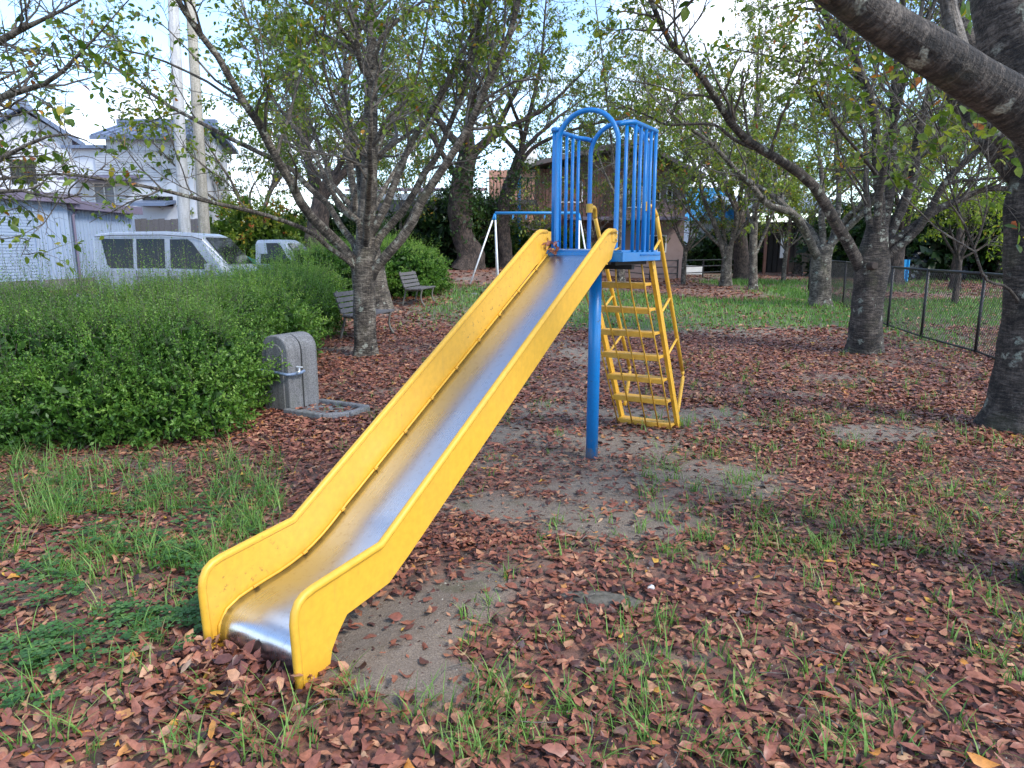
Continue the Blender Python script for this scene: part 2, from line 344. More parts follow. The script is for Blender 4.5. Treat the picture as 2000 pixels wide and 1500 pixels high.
# ------------------------------------------------------------------ ground
def litter_density(x, y):
    """0 bare, 1 fully covered with fallen leaves"""
    d = 0.13 + 1.25 * fbm(x, y, 0.85, 21, 4)
    d = d - 0.8 * (fbm(x, y, 2.6, 8, 4) - 0.5)
    for (px, py, a, b_, k) in SAND: 
        c = SANDP[(px, py)]
        d = d - k * np.exp(-((x - c[0]) / a) ** 2 - ((y - c[1]) / b_) ** 2)
    s = (x - F[0]) * U[0] + (y - F[1]) * U[1]; t = (x - F[0]) * V[0] + (y - F[1]) * V[1]
    d = d - 1.1 * np.exp(-((t - 0.38) / 0.17) ** 2) * ss(0.0, 0.2, s) * (1 - ss(0.8, 1.3, s)) * (0.55 + 0.9 * fbm(x, y, 3.0, 77, 3))
    d = d + 0.9 * np.exp(-((t + 0.02) / 0.3) ** 2 - ((s + 0.2) / 0.28) ** 2)       # heap at the foot of the slide
    d = d + 0.5 * np.exp(-((x - 1.5) / 1.9) ** 2 - ((y - 1.9) / 0.8) ** 2) 
    d = d * (1 - 0.9 * grass_density(x, y))
    return np.clip(d, 0, 1.15)
SAND = [(1010, 995, .38, .14, .8), (1130, 955, .3, .12, .6), (980, 850, .5, .25, .8), (1420, 930, .42, .28, 1.0), (1160, 700, .8, 1.1, .8), (1090, 790, .7, .5, .5),
        (1350, 810, .6, .4, .8), (1700, 850, .5, .3, .7), (1220, 1035, .25, .12, .7), (1320, 1290, .28, .14, .8), (850, 1330, .22, .12, .8), (1510, 970, .3, .2, .6),
        (1250, 870, .4, .2, .6), (1450, 650, .9, .6, .6), (1180, 1170, .2, .08, .4), (720, 800, .5, .2, .6), (700, 1200, .2, .15, .6), (1640, 950, .4, .15, .4)]
SANDP = {(q[0], q[1]): gpt(q[0], q[1]) for q in SAND}
def grass_density(x, y):
    """mown and rough grass of the far lawns, 0..1"""
    n = fbm(x, y, 0.35, 40, 3)
    a = ss(12.8, 14.5, y + 1.6 * (n - 0.5)) * (1 - ss(20.5, 22.5, y)) * ss(-2.6, -1.6, x - (y - 18) * 0.05)
    a = a * (1 - 0.75 * np.exp(-((x + 1.8) / 1.6) ** 2 - ((y - 14.0) / 2.6) ** 2))
    b = np.exp(-((x - 7.4 - (y - 12) * 0.2) / 0.9) ** 2) * ss(9.0, 13, y) * (1 - ss(26, 30, y))       # along the mesh fence
    c = ss(8.2, 9.2, x) * (0.18 + 1.7 * (n - 0.5)) * (1 - np.exp(-((y - 13.5) / 1.6) ** 2))             # field beyond the fence
    return np.clip(np.maximum(np.maximum(a, b), c) * (0.5 + 1.0 * fbm(x, y, 1.1, 33, 3)), 0, 1)
def ground():
    def axis(lo, hi, segs):
        pts = [lo]
        for (b, st) in segs:
            a = pts[-1]; n = max(1, int(round((b - a) / st))); pts += list(np.linspace(a, b, n + 1)[1:])
        return np.array(pts)
    xs = axis(-300, 300, [(-60, 30), (-20, 4), (-6, 0.5), (-3, 0.1), (4, 0.05), (8, 0.12), (20, 0.6), (60, 4), (300, 30)])
    ys = axis(-40, 400, [(-4, 6), (1, 0.5), (1.8, 0.1), (6, 0.05), (11, 0.1), (30, 0.4), (60, 2), (400, 34)])
    X, Yg = np.meshgrid(xs, ys); Z = G(X, Yg)
    v = np.stack([X, Yg, Z], -1).reshape(-1, 3); n, m = X.shape
    i = np.arange(n * m).reshape(n, m); f = np.stack([i[:-1, :-1], i[:-1, 1:], i[1:, 1:], i[1:, :-1]], -1).reshape(-1, 4)
    L = litter_density(X, Yg).ravel(); Gr = grass_density(X, Yg).ravel()
    me = npmesh('ground', v, f, True, point={'litter': L, 'grass': Gr})
    m_, nt, b, _ = mat_new('sandy_ground'); c = coord(nt)
    n1 = noise(nt, c, 150, 4, 0.8); n2 = noise(nt, c, 1.6, 5); n3 = noise(nt, c, 22, 5, 0.7)
    sand = mixc(nt, ramp(nt, n1, [(0.32, (0, 0, 0)), (0.68, (1, 1, 1))]), (0.085, 0.066, 0.050), (0.42, 0.345, 0.275))
    sand = mixc(nt, ramp(nt, n3, [(0.4, (0.5,) * 3), (0.7, (0, 0, 0))]), sand, (0.15, 0.115, 0.09))
    al = nt.nodes.new('ShaderNodeAttribute'); al.attribute_name = 'litter'; ag = nt.nodes.new('ShaderNodeAttribute'); ag.attribute_name = 'grass'
    moss = mth(nt, 'MULTIPLY', ramp(nt, noise(nt, c, 2.3, 4), [(0.60, (0, 0, 0)), (0.70, (1, 1, 1))]), 0.55)
    sand = mixc(nt, moss, sand, (0.085, 0.09, 0.025))
    vo = nt.nodes.new('ShaderNodeTexVoronoi'); vo.inputs['Scale'].default_value = 24; nt.links.new(c, vo.inputs['Vector'])
    sp = nt.nodes.new('ShaderNodeSeparateColor'); nt.links.new(vo.outputs['Color'], sp.inputs[0])
    duff = ramp(nt, sp.outputs[0], [(0.0, (0.06, 0.03, 0.025)), (0.5, (0.17, 0.07, 0.05)), (1.0, (0.33, 0.14, 0.09))])
    col = mixc(nt, ramp(nt, al.outputs['Fac'], [(0.25, (0, 0, 0)), (0.85, (0.85,) * 3)]), sand, duff)
    col = mixc(nt, mth(nt, 'MULTIPLY', ag.outputs['Fac'], 0.75), col, mixc(nt, n3, (0.03, 0.06, 0.015), (0.08, 0.13, 0.03)))
    nt.links.new(col, b.inputs['Base Color']); b.inputs['Roughness'].default_value = 0.95
    bump(nt, b, mth(nt, 'ADD', n1, mth(nt, 'MULTIPLY', n3, 1.5)), 0.9, 0.012)
    o = link('ground', me, m_); tag(o, kind='structure', label='sandy park ground strewn with brown leaves'); return o
ground_o = ground()
rd = MB(); rd.poly([(-40, 9.6, 0.02), (-7.6, 10.6, 0.02), (-7.6, 24, 0.02), (-40, 25, 0.02)])
rd_m, nt, b, _ = mat_new('asphalt'); b.inputs['Roughness'].default_value = .9
nt.links.new(ramp(nt, noise(nt, coord(nt), 60, 4), [(0.3, (0.06, 0.06, 0.062)), (0.7, (0.13, 0.13, 0.13))]), b.inputs['Base Color'])
tag(rd.build('parking_lot', rd_m), kind='structure')

# ------------------------------------------------------------------ leaf templates and scatter
def scatter(tmpl, faces, pos, rot, scl):
    """tmpl (V,3) or (N,V,3); rot (N,3,3) columns are local axes; -> verts, faces"""
    N = len(pos); t = tmpl if tmpl.ndim == 3 else np.broadcast_to(tmpl, (N,) + tmpl.shape)
    Vn = t.shape[1]
    v = np.einsum('nij,nvj->nvi', rot, t * scl[:, None, None]) + pos[:, None, :]
    f = faces[None] + (np.arange(N) * Vn)[:, None, None]
    return v.reshape(-1, 3), f.reshape(-1, faces.shape[1])
def frames(dirs, nrmls):               # x = across, y = along the leaf, z = its normal
    y = nrm(dirs); x = nrm(np.cross(y, nrmls)); z = np.cross(x, y)
    return np.stack([x, y, z], -1)
LEAF6 = np.array([[0, 0, 0], [-.27, .30, .05], [-.22, .68, .04], [0, 1, -.05], [.22, .68, .04], [.27, .30, .05]])
LEAF6F = np.array([[0, 3, 2, 1], [0, 5, 4, 3]])
KITE = np.array([[0, 0, 0], [.24, .45, .04], [0, 1, 0], [-.24, .45, .04]]); KITEF = np.array([[0, 1, 2, 3]])
def rand_dirs(n, r=rng):
    return nrm(r.normal(size=(n, 3)))

# ------------------------------------------------------------------ trees
def branchout(P, Rr, n, lmin, lmax, ang, up, K, rr, rmin, tmin=0.2, wob=0.18, taper=0.35, r=rng, along=None):
    N, Kp, _ = P.shape
    seg = np.linalg.norm(np.diff(P, axis=1), axis=2).sum(1)
    idx = r.choice(N, n, p=seg / seg.sum()); t = tmin + (1 - tmin) * r.random(n) ** 0.85
    q = t * (Kp - 1); i = np.minimum(q.astype(int), Kp - 2); fr = (q - i)[:, None]
    a, b = P[idx, i], P[idx, i + 1]; pos = a * (1 - fr) + b * fr; T = nrm(b - a)
    pr = Rr[idx, i] * (1 - fr[:, 0]) + Rr[idx, i + 1] * fr[:, 0]
    perp = rand_dirs(n, r); perp = nrm(perp - (perp * T).sum(1, keepdims=True) * T)
    an = R(ang) * (0.7 + 0.6 * r.random(n))[:, None]
    d = nrm(np.cos(an) * T + np.sin(an) * perp + np.array([0, 0, up]))
    L = (lmin + (lmax - lmin) * r.random(n)) * (1.15 - 0.6 * t)
    out = np.zeros((n, K, 3)); out[:, 0] = pos; cur = d
    for k in range(1, K):
        cur = nrm(cur + wob * r.normal(size=(n, 3)) + np.array([0, 0, up * 0.25])); out[:, k] = out[:, k - 1] + cur * (L / (K - 1))[:, None]
    r0 = np.maximum(pr * rr, rmin); rad = r0[:, None] * np.linspace(1, taper, K)[None]
    return out, rad, idx
def leaves_on(P, n, size, droop=0.5, r=rng, tmin=0.15, weight=None, spread=0.03):
    N, K, _ = P.shape
    w = np.ones(N) if weight is None else weight
    idx = r.choice(N, n, p=w / w.sum()); q = (tmin + (1 - tmin) * r.random(n)) * (K - 1); i = np.minimum(q.astype(int), K - 2); fr = (q - i)[:, None]
    a, b = P[idx, i], P[idx, i + 1]; T = nrm(b - a)
    pos = a * (1 - fr) + b * fr + spread * r.normal(size=(n, 3))
    d = nrm(T * 0.5 + 0.8 * rand_dirs(n, r) + np.array([0, 0, -droop]))
    nn = nrm(rand_dirs(n, r) * 0.75 + np.array([0, 0, 1.0]))
    s = size * (0.6 + 0.7 * r.random(n))
    return pos, frames(d, nn), s, idx
def crown_mesh(parent, P, n, size, mat, bias=0.0, yellow=1.0, droop=0.5, seed=1, kite=False, name='crown', weight=None, clump=True, spread=0.03):
    r = np.random.default_rng(seed)
    if clump and weight is None:
        weight = 0.05 + r.random(len(P)) ** 2
    pos, rot, s, idx = leaves_on(P, n, size, droop, r, weight=weight, spread=spread)
    T_, F_ = (KITE, KITEF) if kite else (LEAF6, LEAF6F)
    v, f = scatter(T_, F_, pos, rot, s)
    t = np.clip(r.normal(0.42 + bias, 0.2, n), 0, 0.85); k = r.random(n) < 0.07 * yellow
    t[k] = 0.85 + 0.15 * r.random(k.sum())
    me = npmesh(name, v, f, True, face={'tint': np.repeat(t, len(F_))})
    o = link(name, me, mat, parent); o['kind'] = 'stuff'; return o
def wood(parent, name, P, Rr, sides, mat, rough=0.0, seed=0):
    v, f, l = tubes(P, Rr, sides, rough, seed)
    return link(name, npmesh(name, v, f, True, point={'tuv': l}), mat, parent)
def trunk_mesh(parent, pts, rad, mat, flare=0.35, K=26, sides=26, seed=0, rough=0.07, name='trunk'):
    P, Rr = resample(pts, rad, K)
    z = np.concatenate([[0], np.cumsum(np.linalg.norm(np.diff(P, axis=0), axis=1))])
    Rr = Rr * (1 + flare * .8 * np.exp(-z / (Rr[0] * 0.5)))
    P[0, 2] -= 0.06
    v, f, l = tubes(P[None], Rr[None], sides, rough, seed)
    vv = v.reshape(K, sides, 3); th = np.arange(sides) * 2 * np.pi / sides            # root ribs
    for k in range(K):
        amp = 0.16 * flare * np.exp(-z[k] / (Rr[-1] * 0.9)); vv[k] += (vv[k] - P[k]) * (amp * (np.sin(th * 4 + seed) + 0.6 * np.sin(th * 7 + 2 * seed)))[:, None]
    return link(name, npmesh(name, vv.reshape(-1, 3), f, True, point={'tuv': l}), mat, parent)
def traced(limbs, K=22):
    """limbs: list of (points [(x, y, Y)], r0, r1)"""
    Ps, Rs = [], []
    for pts, r0, r1 in limbs:
        P = [pt(*q) for q in pts]; rr0 = list(np.linspace(r0, r1, len(P))); d = nrm(P[-1] - P[-2]); L = 0.5 + 22 * r1
        if r1 > .01: P += [P[-1] + d * L * .5 + np.array([0, 0, .04 * L]), P[-1] + d * L + np.array([0.05, 0.05, .16 * L])]; rr0 += [r1 * .55, .006]
        P, rr = resample(P, rr0, K); Ps.append(P); Rs.append(rr)
    return np.array(Ps), np.array(Rs)
def cherry(name, label, base, trunk, limbs, extra=6, l1=60, l2=420, l3=2200, nl=9000, size=0.085, mat=None, leafm=None, seed=1, bias=0.0, yellow=1.0,
           ext_len=(2.0, 3.6), fork=None, len1=(0.9, 2.0), len2=(0.45, 1.1), len3=(0.2, 0.55), group=None, kite=False, cat='tree', droop=0.45, flare=0.35, tw=0.0028, up=0.12, rough=0.07, limbk=0.72, limb0=False, lk=1.7):
    r = np.random.default_rng(seed); mat = mat or M_bark; leafm = leafm or M_leaf
    t = empty(name, base, 0, label, cat, group)
    tp = [np.array(q[0], float) for q in trunk]; tr = [q[1] for q in trunk]
    trunk_mesh(t, tp, tr, mat, seed=seed, flare=flare, rough=rough)
    P0, R0 = None, None
    if limbs:
        P0, R0 = traced(limbs); R0 = R0 * limbk; R0[0] = R0[0] / (limbk if limb0 else 1)
        for i in range(len(P0)): wood(t, 'limb', P0[i:i + 1], R0[i:i + 1], 14, mat, 0.06, seed + i)
    if extra:
        fk = np.array(fork if fork is not None else tp[-1], float)
        out = np.zeros((extra, 22, 3)); az0 = r.random() * 6.28
        for k in range(extra):
            az = az0 + k * 2 * math.pi / extra + r.normal() * 0.25; L = r.uniform(*ext_len); el = R(r.uniform(38, 70))
            cur = np.array([math.cos(az) * math.cos(el), math.sin(az) * math.cos(el), math.sin(el)]); p = fk - np.array([0, 0, r.random() * 0.25]); out[k, 0] = p
            for j in range(1, 22):
                cur = nrm(cur + 0.09 * r.normal(size=3) + np.array([0, 0, 0.015 * (1 if j > 8 else -0.6)])); p = p + cur * L / 21; out[k, j] = p
        rad = (tr[-1] * r.uniform(0.42, 0.6, extra))[:, None] * np.linspace(1, 0.10, 22)[None]
        for k in range(extra): wood(t, 'limb', out[k:k + 1], rad[k:k + 1], 12, mat, 0.05, seed + 40 + k)
        P0 = out if P0 is None else np.concatenate([P0, out]); R0 = rad if R0 is None else np.concatenate([R0, rad])
    P1, R1, _ = branchout(P0, R0, l1, *len1, 48, up, 9, 0.42, 0.008, 0.22, 0.13, r=r)
    src = np.concatenate([P0[:, 3:][:, ::2][:, -9:], P1]); srR = np.concatenate([R0[:, 3:][:, ::2][:, -9:], R1])
    P2, R2, _ = branchout(src, srR, l2, *len2, 45, up * 0.8, 6, 0.5, 0.0045, 0.2, 0.16, r=r)
    l3 = int(l3 * (.7 if kite else 1))
    P3, R3, i3 = branchout(np.concatenate([P2, P1[:, ::2][:, :5].repeat(1, 0)[:, [0, 1, 2, 3, 4, 4]] * 1.0]) if False else P2, R2, l3, *len3, 42, 0.05, 4, 0.55, tw, 0.15, 0.2, r=r)
    wts = 0.04 + r.random(len(P2)) ** 2.2
    a = tubes(P1, R1, 5 if kite else 6); b = tubes(P2[:, ::2] if kite else P2, R2[:, ::2] if kite else R2, 3 if kite else 4); c = tubes(P3[:, [0, 1, 3]], R3[:, [0, 1, 3]], 3)
    v, f, l = join([a, b, c])
    o = link('branches', npmesh('branches', v, f, True, point={'tuv': l}), M_twig, t); o['kind'] = 'stuff'
    if nl: crown_mesh(t, P3, int(nl * lk), size, leafm, bias, yellow, droop, seed + 5, kite, weight=wts[i3])
    return t

# ---- the two hero cherry trees
YA = 10.1
gA = gpt(714, 694); 
def a_(x, y, d=0.0): return (x, y, YA + d)
limbsA = [
    ([a_(711, 540), a_(716, 430), a_(721, 360), a_(723, 290), a_(724, 187, .1), a_(727, 110, .2), a_(725, 27, .3), a_(735, -90, .4)], .145, .05),
    ([a_(724, 150, .1), a_(706, 130, .05), a_(697, 75, -.1), a_(715, 27, -.2), a_(728, -20, -.3), a_(735, -120, -.4)], .07, .03),
    ([a_(725, 135, .1), a_(739, 83, .2), a_(760, 56, .3), a_(792, 27, .5), a_(827, 0, .7), a_(880, -60, 1)], .05, .02),
    ([a_(697, 100, 0), a_(653, 40, -.3), a_(600, 5, -.5), a_(540, -40, -.7)], .045, .02),
    ([a_(704, 545), a_(693, 515, -.05), a_(657, 471, -.2), a_(623, 440, -.35), a_(592, 404, -.5), a_(567, 353, -.7), a_(536, 303, -.9), a_(505, 240, -1.1), a_(468, 188, -1.3), a_(432, 120, -1.5), a_(392, 68, -1.7), a_(352, 8, -1.9), a_(310, -80, -2.1)], .115, .035),
    ([a_(704, 520), a_(693, 479, .1), a_(668, 446, .2), a_(645, 404, .3), a_(612, 375, .35), a_(575, 335, .4), a_(520, 304, .45), a_(460, 276, .5), a_(400, 244, .6), a_(332, 208, .7), a_(280, 172, .8), a_(224, 132, .9), a_(172, 96, 1.0), a_(80, 12, 1.2)], .075, .018),
    ([a_(706, 505), a_(702, 437, -.1), a_(674, 410, -.1), a_(646, 372, -.1), a_(628, 330, 0), a_(600, 280, .2), a_(560, 230, .4), a_(520, 170, .6), a_(500, 90, .8), a_(470, 0, 1)], .06, .02),
    ([a_(705, 550), a_(690, 518, -.1), a_(645, 485, -.4), a_(612, 457, -.6), a_(570, 437, -.8), a_(500, 415, -1.1), a_(400, 392, -1.5), a_(320, 372, -1.8), a_(240, 356, -2.1), a_(160, 344, -2.4), a_(100, 340, -2.7), a_(0, 348, -3.0)], .055, .012),
    ([a_(716, 560), a_(735, 521, -.05), a_(780, 471, -.2), a_(808, 429, -.25), a_(828, 384, -.3), a_(853, 348, -.35), a_(888, 293, -.4), a_(920, 240, -.5), a_(947, 173, -.6), a_(973, 120, -.7), a_(995, 67, -.8), a_(1013, 0, -.9), a_(1030, -80, -1)], .105, .04),
    ([a_(716, 530), a_(741, 465, .15), a_(780, 420, .25), a_(808, 378, .3), a_(830, 336, .3), a_(856, 301, .25), a_(880, 240, .2), a_(899, 195, .15), a_(915, 133, .1), a_(931, 67, .0), a_(949, 0, -.1), a_(960, -70, -.2)], .085, .028),
    ([a_(722, 330), a_(736, 307, .1), a_(787, 269, .3), a_(827, 240, .5), a_(851, 192, .6), a_(872, 155, .7), a_(891, 115, .8), a_(907, 40, .9), a_(896, -20, 1)], .042, .014),
    ([a_(724, 300), a_(733, 277, -.1), a_(755, 232, -.3), a_(787, 205, -.4), a_(808, 171, -.5), a_(824, 107, -.6), a_(837, 27, -.7), a_(850, -50, -.8)], .038, .013),
    ([a_(722, 335), a_(717, 309, -.1), a_(680, 256, -.3), a_(667, 227, -.4), a_(640, 160, -.6), a_(630, 90, -.8), a_(640, 0, -1)], .04, .014),
]
cherry('cherry_tree', 'large pale-barked cherry tree whose many limbs fan out above the near bench', gA,
       [(gA, .165), (pt(713, 640, YA), .162), (pt(712, 580, YA), .158), (pt(711, 530, YA), .170), (pt(713, 490, YA), .14), (pt(716, 450, YA), .12)],
       limbsA, extra=3, fork=pt(716, 470, YA), l1=110, l2=720, l3=4000, nl=15500, lk=1.0, limb0=True, bias=.15, size=.073, seed=3, ext_len=(3.0, 4.5), len1=(.9, 2.2), group='cherry trees in the park')
YB = 10.35
gB = gpt(1688, 688)
def b_(x, y, d=0.0): return (x, y, YB + d)
limbsB = [
    ([b_(1690, 545), b_(1678, 517, -.05), b_(1657, 475, -.1), b_(1625, 426, -.2), b_(1608, 391, -.25), b_(1580, 352, -.35), b_(1545, 328, -.5), b_(1510, 303, -.6), b_(1475, 287, -.7), b_(1440, 255, -.8), b_(1412, 217, -.9), b_(1384, 168, -1), b_(1342, 119, -1.2), b_(1307, 80, -1.3), b_(1275, 10, -1.5), b_(1250, -60, -1.6)], .125, .035),
    ([b_(1471, 290, -.7), b_(1430, 270, -.8), b_(1398, 245, -.9), b_(1350, 242, -1.1), b_(1300, 243, -1.3), b_(1270, 228, -1.5), b_(1200, 200, -1.8)], .035, .010),
    ([b_(1708, 520), b_(1716, 475), b_(1720, 405), b_(1713, 335), b_(1709, 227, .05), b_(1688, 157, .1), b_(1667, 105, .1), b_(1632, 52, .15), b_(1597, 10, .2), b_(1560, -60, .3)], .105, .05),
    ([b_(1715, 500, .1), b_(1730, 420, .2), b_(1741, 350, .3), b_(1744, 245, .35), b_(1748, 157, .4), b_(1760, 60, .5), b_(1765, -40, .6)], .11, .06),
    ([b_(1722, 490, .1), b_(1755, 420, .2), b_(1783, 350, .3), b_(1790, 280, .3), b_(1807, 210, .35), b_(1818, 165, .4), b_(1840, 60, .5), b_(1850, -40, .6)], .11, .05),
    ([b_(1705, 545), b_(1727, 506, -.05), b_(1765, 475, -.15), b_(1800, 440, -.25), b_(1825, 394, -.3), b_(1846, 355, -.4), b_(1895, 307, -.5), b_(1930, 276, -.6), b_(1990, 220, -.8), b_(2060, 150, -1)], .09, .04),
    ([b_(1846, 360, -.4), b_(1870, 354, -.4), b_(1895, 352, -.5), b_(1965, 345, -.6), b_(2040, 330, -.8)], .035, .02),
    ([b_(1700, 170, .1), b_(1640, 130, .3), b_(1560, 120, .6), b_(1480, 105, .9), b_(1400, 90, 1.1)], .04, .01),
    ([b_(1715, 345, .0), b_(1680, 300, -.4), b_(1630, 240, -.8), b_(1600, 190, -1.0), b_(1560, 110, -1.2)], .04, .01),
]
tB = cherry('cherry_tree', 'thick dark ringed cherry tree with a sawn knot, in front of the mesh fence', gB,
       [(gB, .24), (pt(1691, 640, YB), .225), (pt(1695, 580, YB), .215), (pt(1702, 524, YB), .245), (pt(1708, 480, YB), .19), (pt(1714, 440, YB), .14)],
       limbsB, extra=3, fork=pt(1712, 470, YB), l1=110, l2=800, l3=4200, nl=14500, lk=1.0, size=.07, mat=M_barkd, seed=8, ext_len=(3.0, 4.5), bias=.17, yellow=1.5, group='cherry trees in the park')
kn = MB(); kc = pt(1706, 519, YB - .27); kn.tube([kc + [0, .10, -.01], kc + [0, .0, 0], kc + [.005, -.035, .0]], [.062, .058, .048], 14)
kn.build('branch_stub', M_barkr, tB, bevel=.006)

# ---- near tree out of frame on the right: its huge limb crosses the top corner
gN = np.array([2.62, 2.95, 0.0])
limbsN = [
    ([(2190, 420, 3.05), (2090, 300, 3.05), (1986, 206, 3.05), (1930, 171, 3.0), (1842, 115, 2.95), (1755, 63, 2.9), (1671, 7, 2.85), (1600, -50, 2.8), (1500, -150, 2.7)], .112, .060),
    ([(2120, 380, 3.3), (2060, 250, 3.4), (2000, 130, 3.45), (1975, 50, 3.5), (1965, -40, 3.5), (1950, -160, 3.6)], .17, .13),
]
cherry('cherry_tree', 'nearest cherry tree, its huge lichen-spotted limb crossing the top right corner', gN,
       [(gN, .19), (gN + [.0, .02, .7], .17), (gN + [.03, .05, 1.4], .175), (gN + [.05, .1, 1.95], .17)],
       limbsN, extra=0, fork=gN + [0.1, 0, 1.9], l1=26, l2=120, l3=500, nl=900, lk=1.0, limbk=1.0, size=.075, mat=M_barkd, seed=12, ext_len=(2.5, 3.5), bias=.1, group='cherry trees in the park', len1=(.5, 1.1), up=.5)
# ---- tree at the right edge
YC = 5.9; gC = gpt(1990, 852); gC[1] = YC; gC[0] = pt(1990, 852, YC)[0]; gC[2] = 0
limbsC = [
    ([(2005, 380, YC), (1986, 315, YC), (1947, 262, YC), (1919, 210, YC), (1900, 140, YC + .1), (1891, 70, YC + .1), (1874, 17, YC + .2), (1850, -80, YC + .3)], .085, .055),
    ([(2020, 400, YC), (2030, 300, YC), (2050, 150, YC), (2080, 0, YC)], .12, .08),
    ([(1990, 590, YC - .1), (1965, 560, YC - .2), (1925, 545, YC - .3), (1900, 480, YC - .35), (1868, 400, YC - .4), (1850, 340, YC - .4), (1835, 250, YC - .45), (1812, 170, YC - .5)], .018, .006),
]
cherry('cherry_tree', 'cherry tree with a pale-lichened trunk cut off by the right edge of the photo', gC,
       [(gC, .27), (pt(2000, 740, YC), .235), (pt(2010, 620, YC), .20), (pt(2013, 500, YC), .195), (pt(2016, 400, YC), .19), (pt(2018, 340, YC), .15)],
       limbsC, extra=3, fork=pt(2016, 360, YC), l1=40, l2=240, l3=1000, nl=2000, size=.08, mat=M_barkd, seed=15, ext_len=(2.2, 3.2), bias=.1, yellow=1.5, group='cherry trees in the park', flare=.45, up=.3)
# ---- tree out of frame on the left: its branches hang into the upper left corner
gL = np.array([-7.6, 8.2, 0.0])
limbsL = [
    ([(-420, 420, 8.0), (-200, 300, 7.6), (-60, 220, 7.2), (0, 191, 7.0), (60, 172, 6.9), (105, 155, 6.8), (150, 110, 6.7), (190, 70, 6.6)], .07, .012),
    ([(-420, 420, 8.0), (-240, 200, 7.8), (-80, 120, 7.4), (0, 80, 7.3), (45, 55, 7.2), (80, 40, 7.2), (140, 10, 7.1)], .08, .016),
    ([(-420, 460, 8.0), (-200, 390, 7.2), (-60, 350, 6.8), (20, 300, 6.6), (110, 262, 6.5), (170, 275, 6.4)], .05, .008),
    ([(-400, 480, 8.0), (-160, 430, 7.0), (-40, 385, 6.6), (40, 372, 6.4), (110, 388, 6.3), (160, 378, 6.2)], .04, .007),
    ([(-420, 420, 8.0), (-260, 60, 8.2), (-120, -60, 8.2), (30, -90, 8.0), (160, -60, 7.8)], .07, .012),
]
cherry('cherry_tree', 'cherry tree beyond the left edge, its leafy branches hanging in front of the white houses', gL,
       [(gL, .2), (gL + [0, 0, 1], .18), (gL + [.05, 0, 1.7], .18), (gL + [.1, 0, 2.1], .15)],
       limbsL, extra=3, fork=gL + [.05, 0, 1.9], l1=44, l2=330, l3=1200, nl=1050, lk=1.0, size=.09, seed=21, ext_len=(2.5, 3.6), len1=(.5, 1.2), len2=(.3, .8), len3=(.15, .4), yellow=2.0, group='cherry trees in the park')

# ---- middle distance trees
def g_(x, y): return gpt(x, y)
def mid(x, y, label, tr_px, limbs, r0, Y=None, **k):
    k['bias'] = k.get('bias', 0) + .15
    g = g_(x, y); Y = Y or g[1]
    if abs(g[1] - Y) > .01:
        g = pt(x, y, Y); g[2] = float(G(g[0], g[1]))
    tk = [(g, r0)] + [(pt(a, b, Y), rr) for a, b, rr in tr_px]
    lb = [([(q[0], q[1], Y + (q[2] if len(q) > 2 else 0)) for q in pts], a, b) for pts, a, b in limbs]
    return cherry('cherry_tree', label, g, tk, lb, group='cherry trees in the park', **k)
mid(1601, 597, 'cherry tree with a white-blotched trunk between the grass and the mesh fence', [(1603, 550, .27), (1605, 500, .26), (1612, 478, .22)],
    [([(1598, 505), (1590, 490, -.2), (1576, 457, -.3), (1552, 419, -.6), (1524, 408, -.8), (1496, 398, -1), (1475, 370, -1.2), (1440, 335, -1.4), (1408, 300, -1.6), (1380, 273, -1.8), (1340, 245, -2)], .17, .05),
     ([(1606, 500), (1607, 464), (1604, 415), (1606, 360, .3), (1600, 300, .5), (1590, 220, .8)], .15, .05),
     ([(1615, 495), (1629, 468), (1650, 430, -.2), (1678, 405, -.4), (1699, 387, -.6), (1740, 350, -.9)], .15, .06),
     ([(1622, 478), (1636, 422, .3), (1638, 352, .5), (1632, 300, .6), (1643, 260, .7), (1650, 224, .8), (1655, 150, 1)], .12, .04)],
    .29, mat=M_bark, extra=2, l1=70, l2=420, l3=2000, nl=5200, size=.105, seed=31, ext_len=(3, 4.5), len1=(1, 2.2), len3=(.3, .7), tw=.004, kite=True, bias=.08)
mid(1417, 559, 'forked cherry tree right of the slide ladder on the far side of the lawn', [(1418, 530, .22), (1420, 505, .21), (1421, 480, .2)],
    [([(1415, 500), (1408, 475), (1394, 433), (1377, 394), (1370, 370), (1360, 335), (1345, 300), (1335, 280), (1325, 220)], .17, .06),
     ([(1418, 495), (1412, 440, .3), (1412, 400, .5), (1398, 370, .7), (1384, 330, .9), (1380, 250, 1.2)], .14, .05),
     ([(1424, 500), (1433, 454, -.3), (1440, 420, -.5), (1425, 385, -.6), (1410, 330, -.8), (1420, 270, -1)], .15, .05),
     ([(1428, 480), (1445, 430, .3), (1460, 380, .5), (1465, 310, .8)], .10, .04)],
    .25, extra=2, l1=60, l2=380, l3=1500, nl=5600, size=.14, seed=34, ext_len=(3.5, 5), len1=(1.2, 2.6), len2=(.6, 1.4), len3=(.35, .8), tw=.005, kite=True, bias=.0)
mid(1471, 566, 'slim cherry tree with a pale speckled trunk before the dark shed', [(1471, 530, .16), (1471, 480, .15), (1473, 430, .13)],
    [([(1472, 450), (1473, 422), (1475, 370, .2), (1480, 300, .3), (1478, 230, .5), (1485, 150, .6)], .12, .05),
     ([(1474, 500), (1485, 475), (1510, 415, -.3), (1530, 370, -.5), (1540, 310, -.8)], .10, .04)],
    .18, extra=3, l1=50, l2=320, l3=1300, nl=5000, size=.13, seed=37, ext_len=(3, 4.5), len1=(1.2, 2.4), len2=(.6, 1.4), len3=(.3, .7), tw=.005, kite=True, bias=.12)
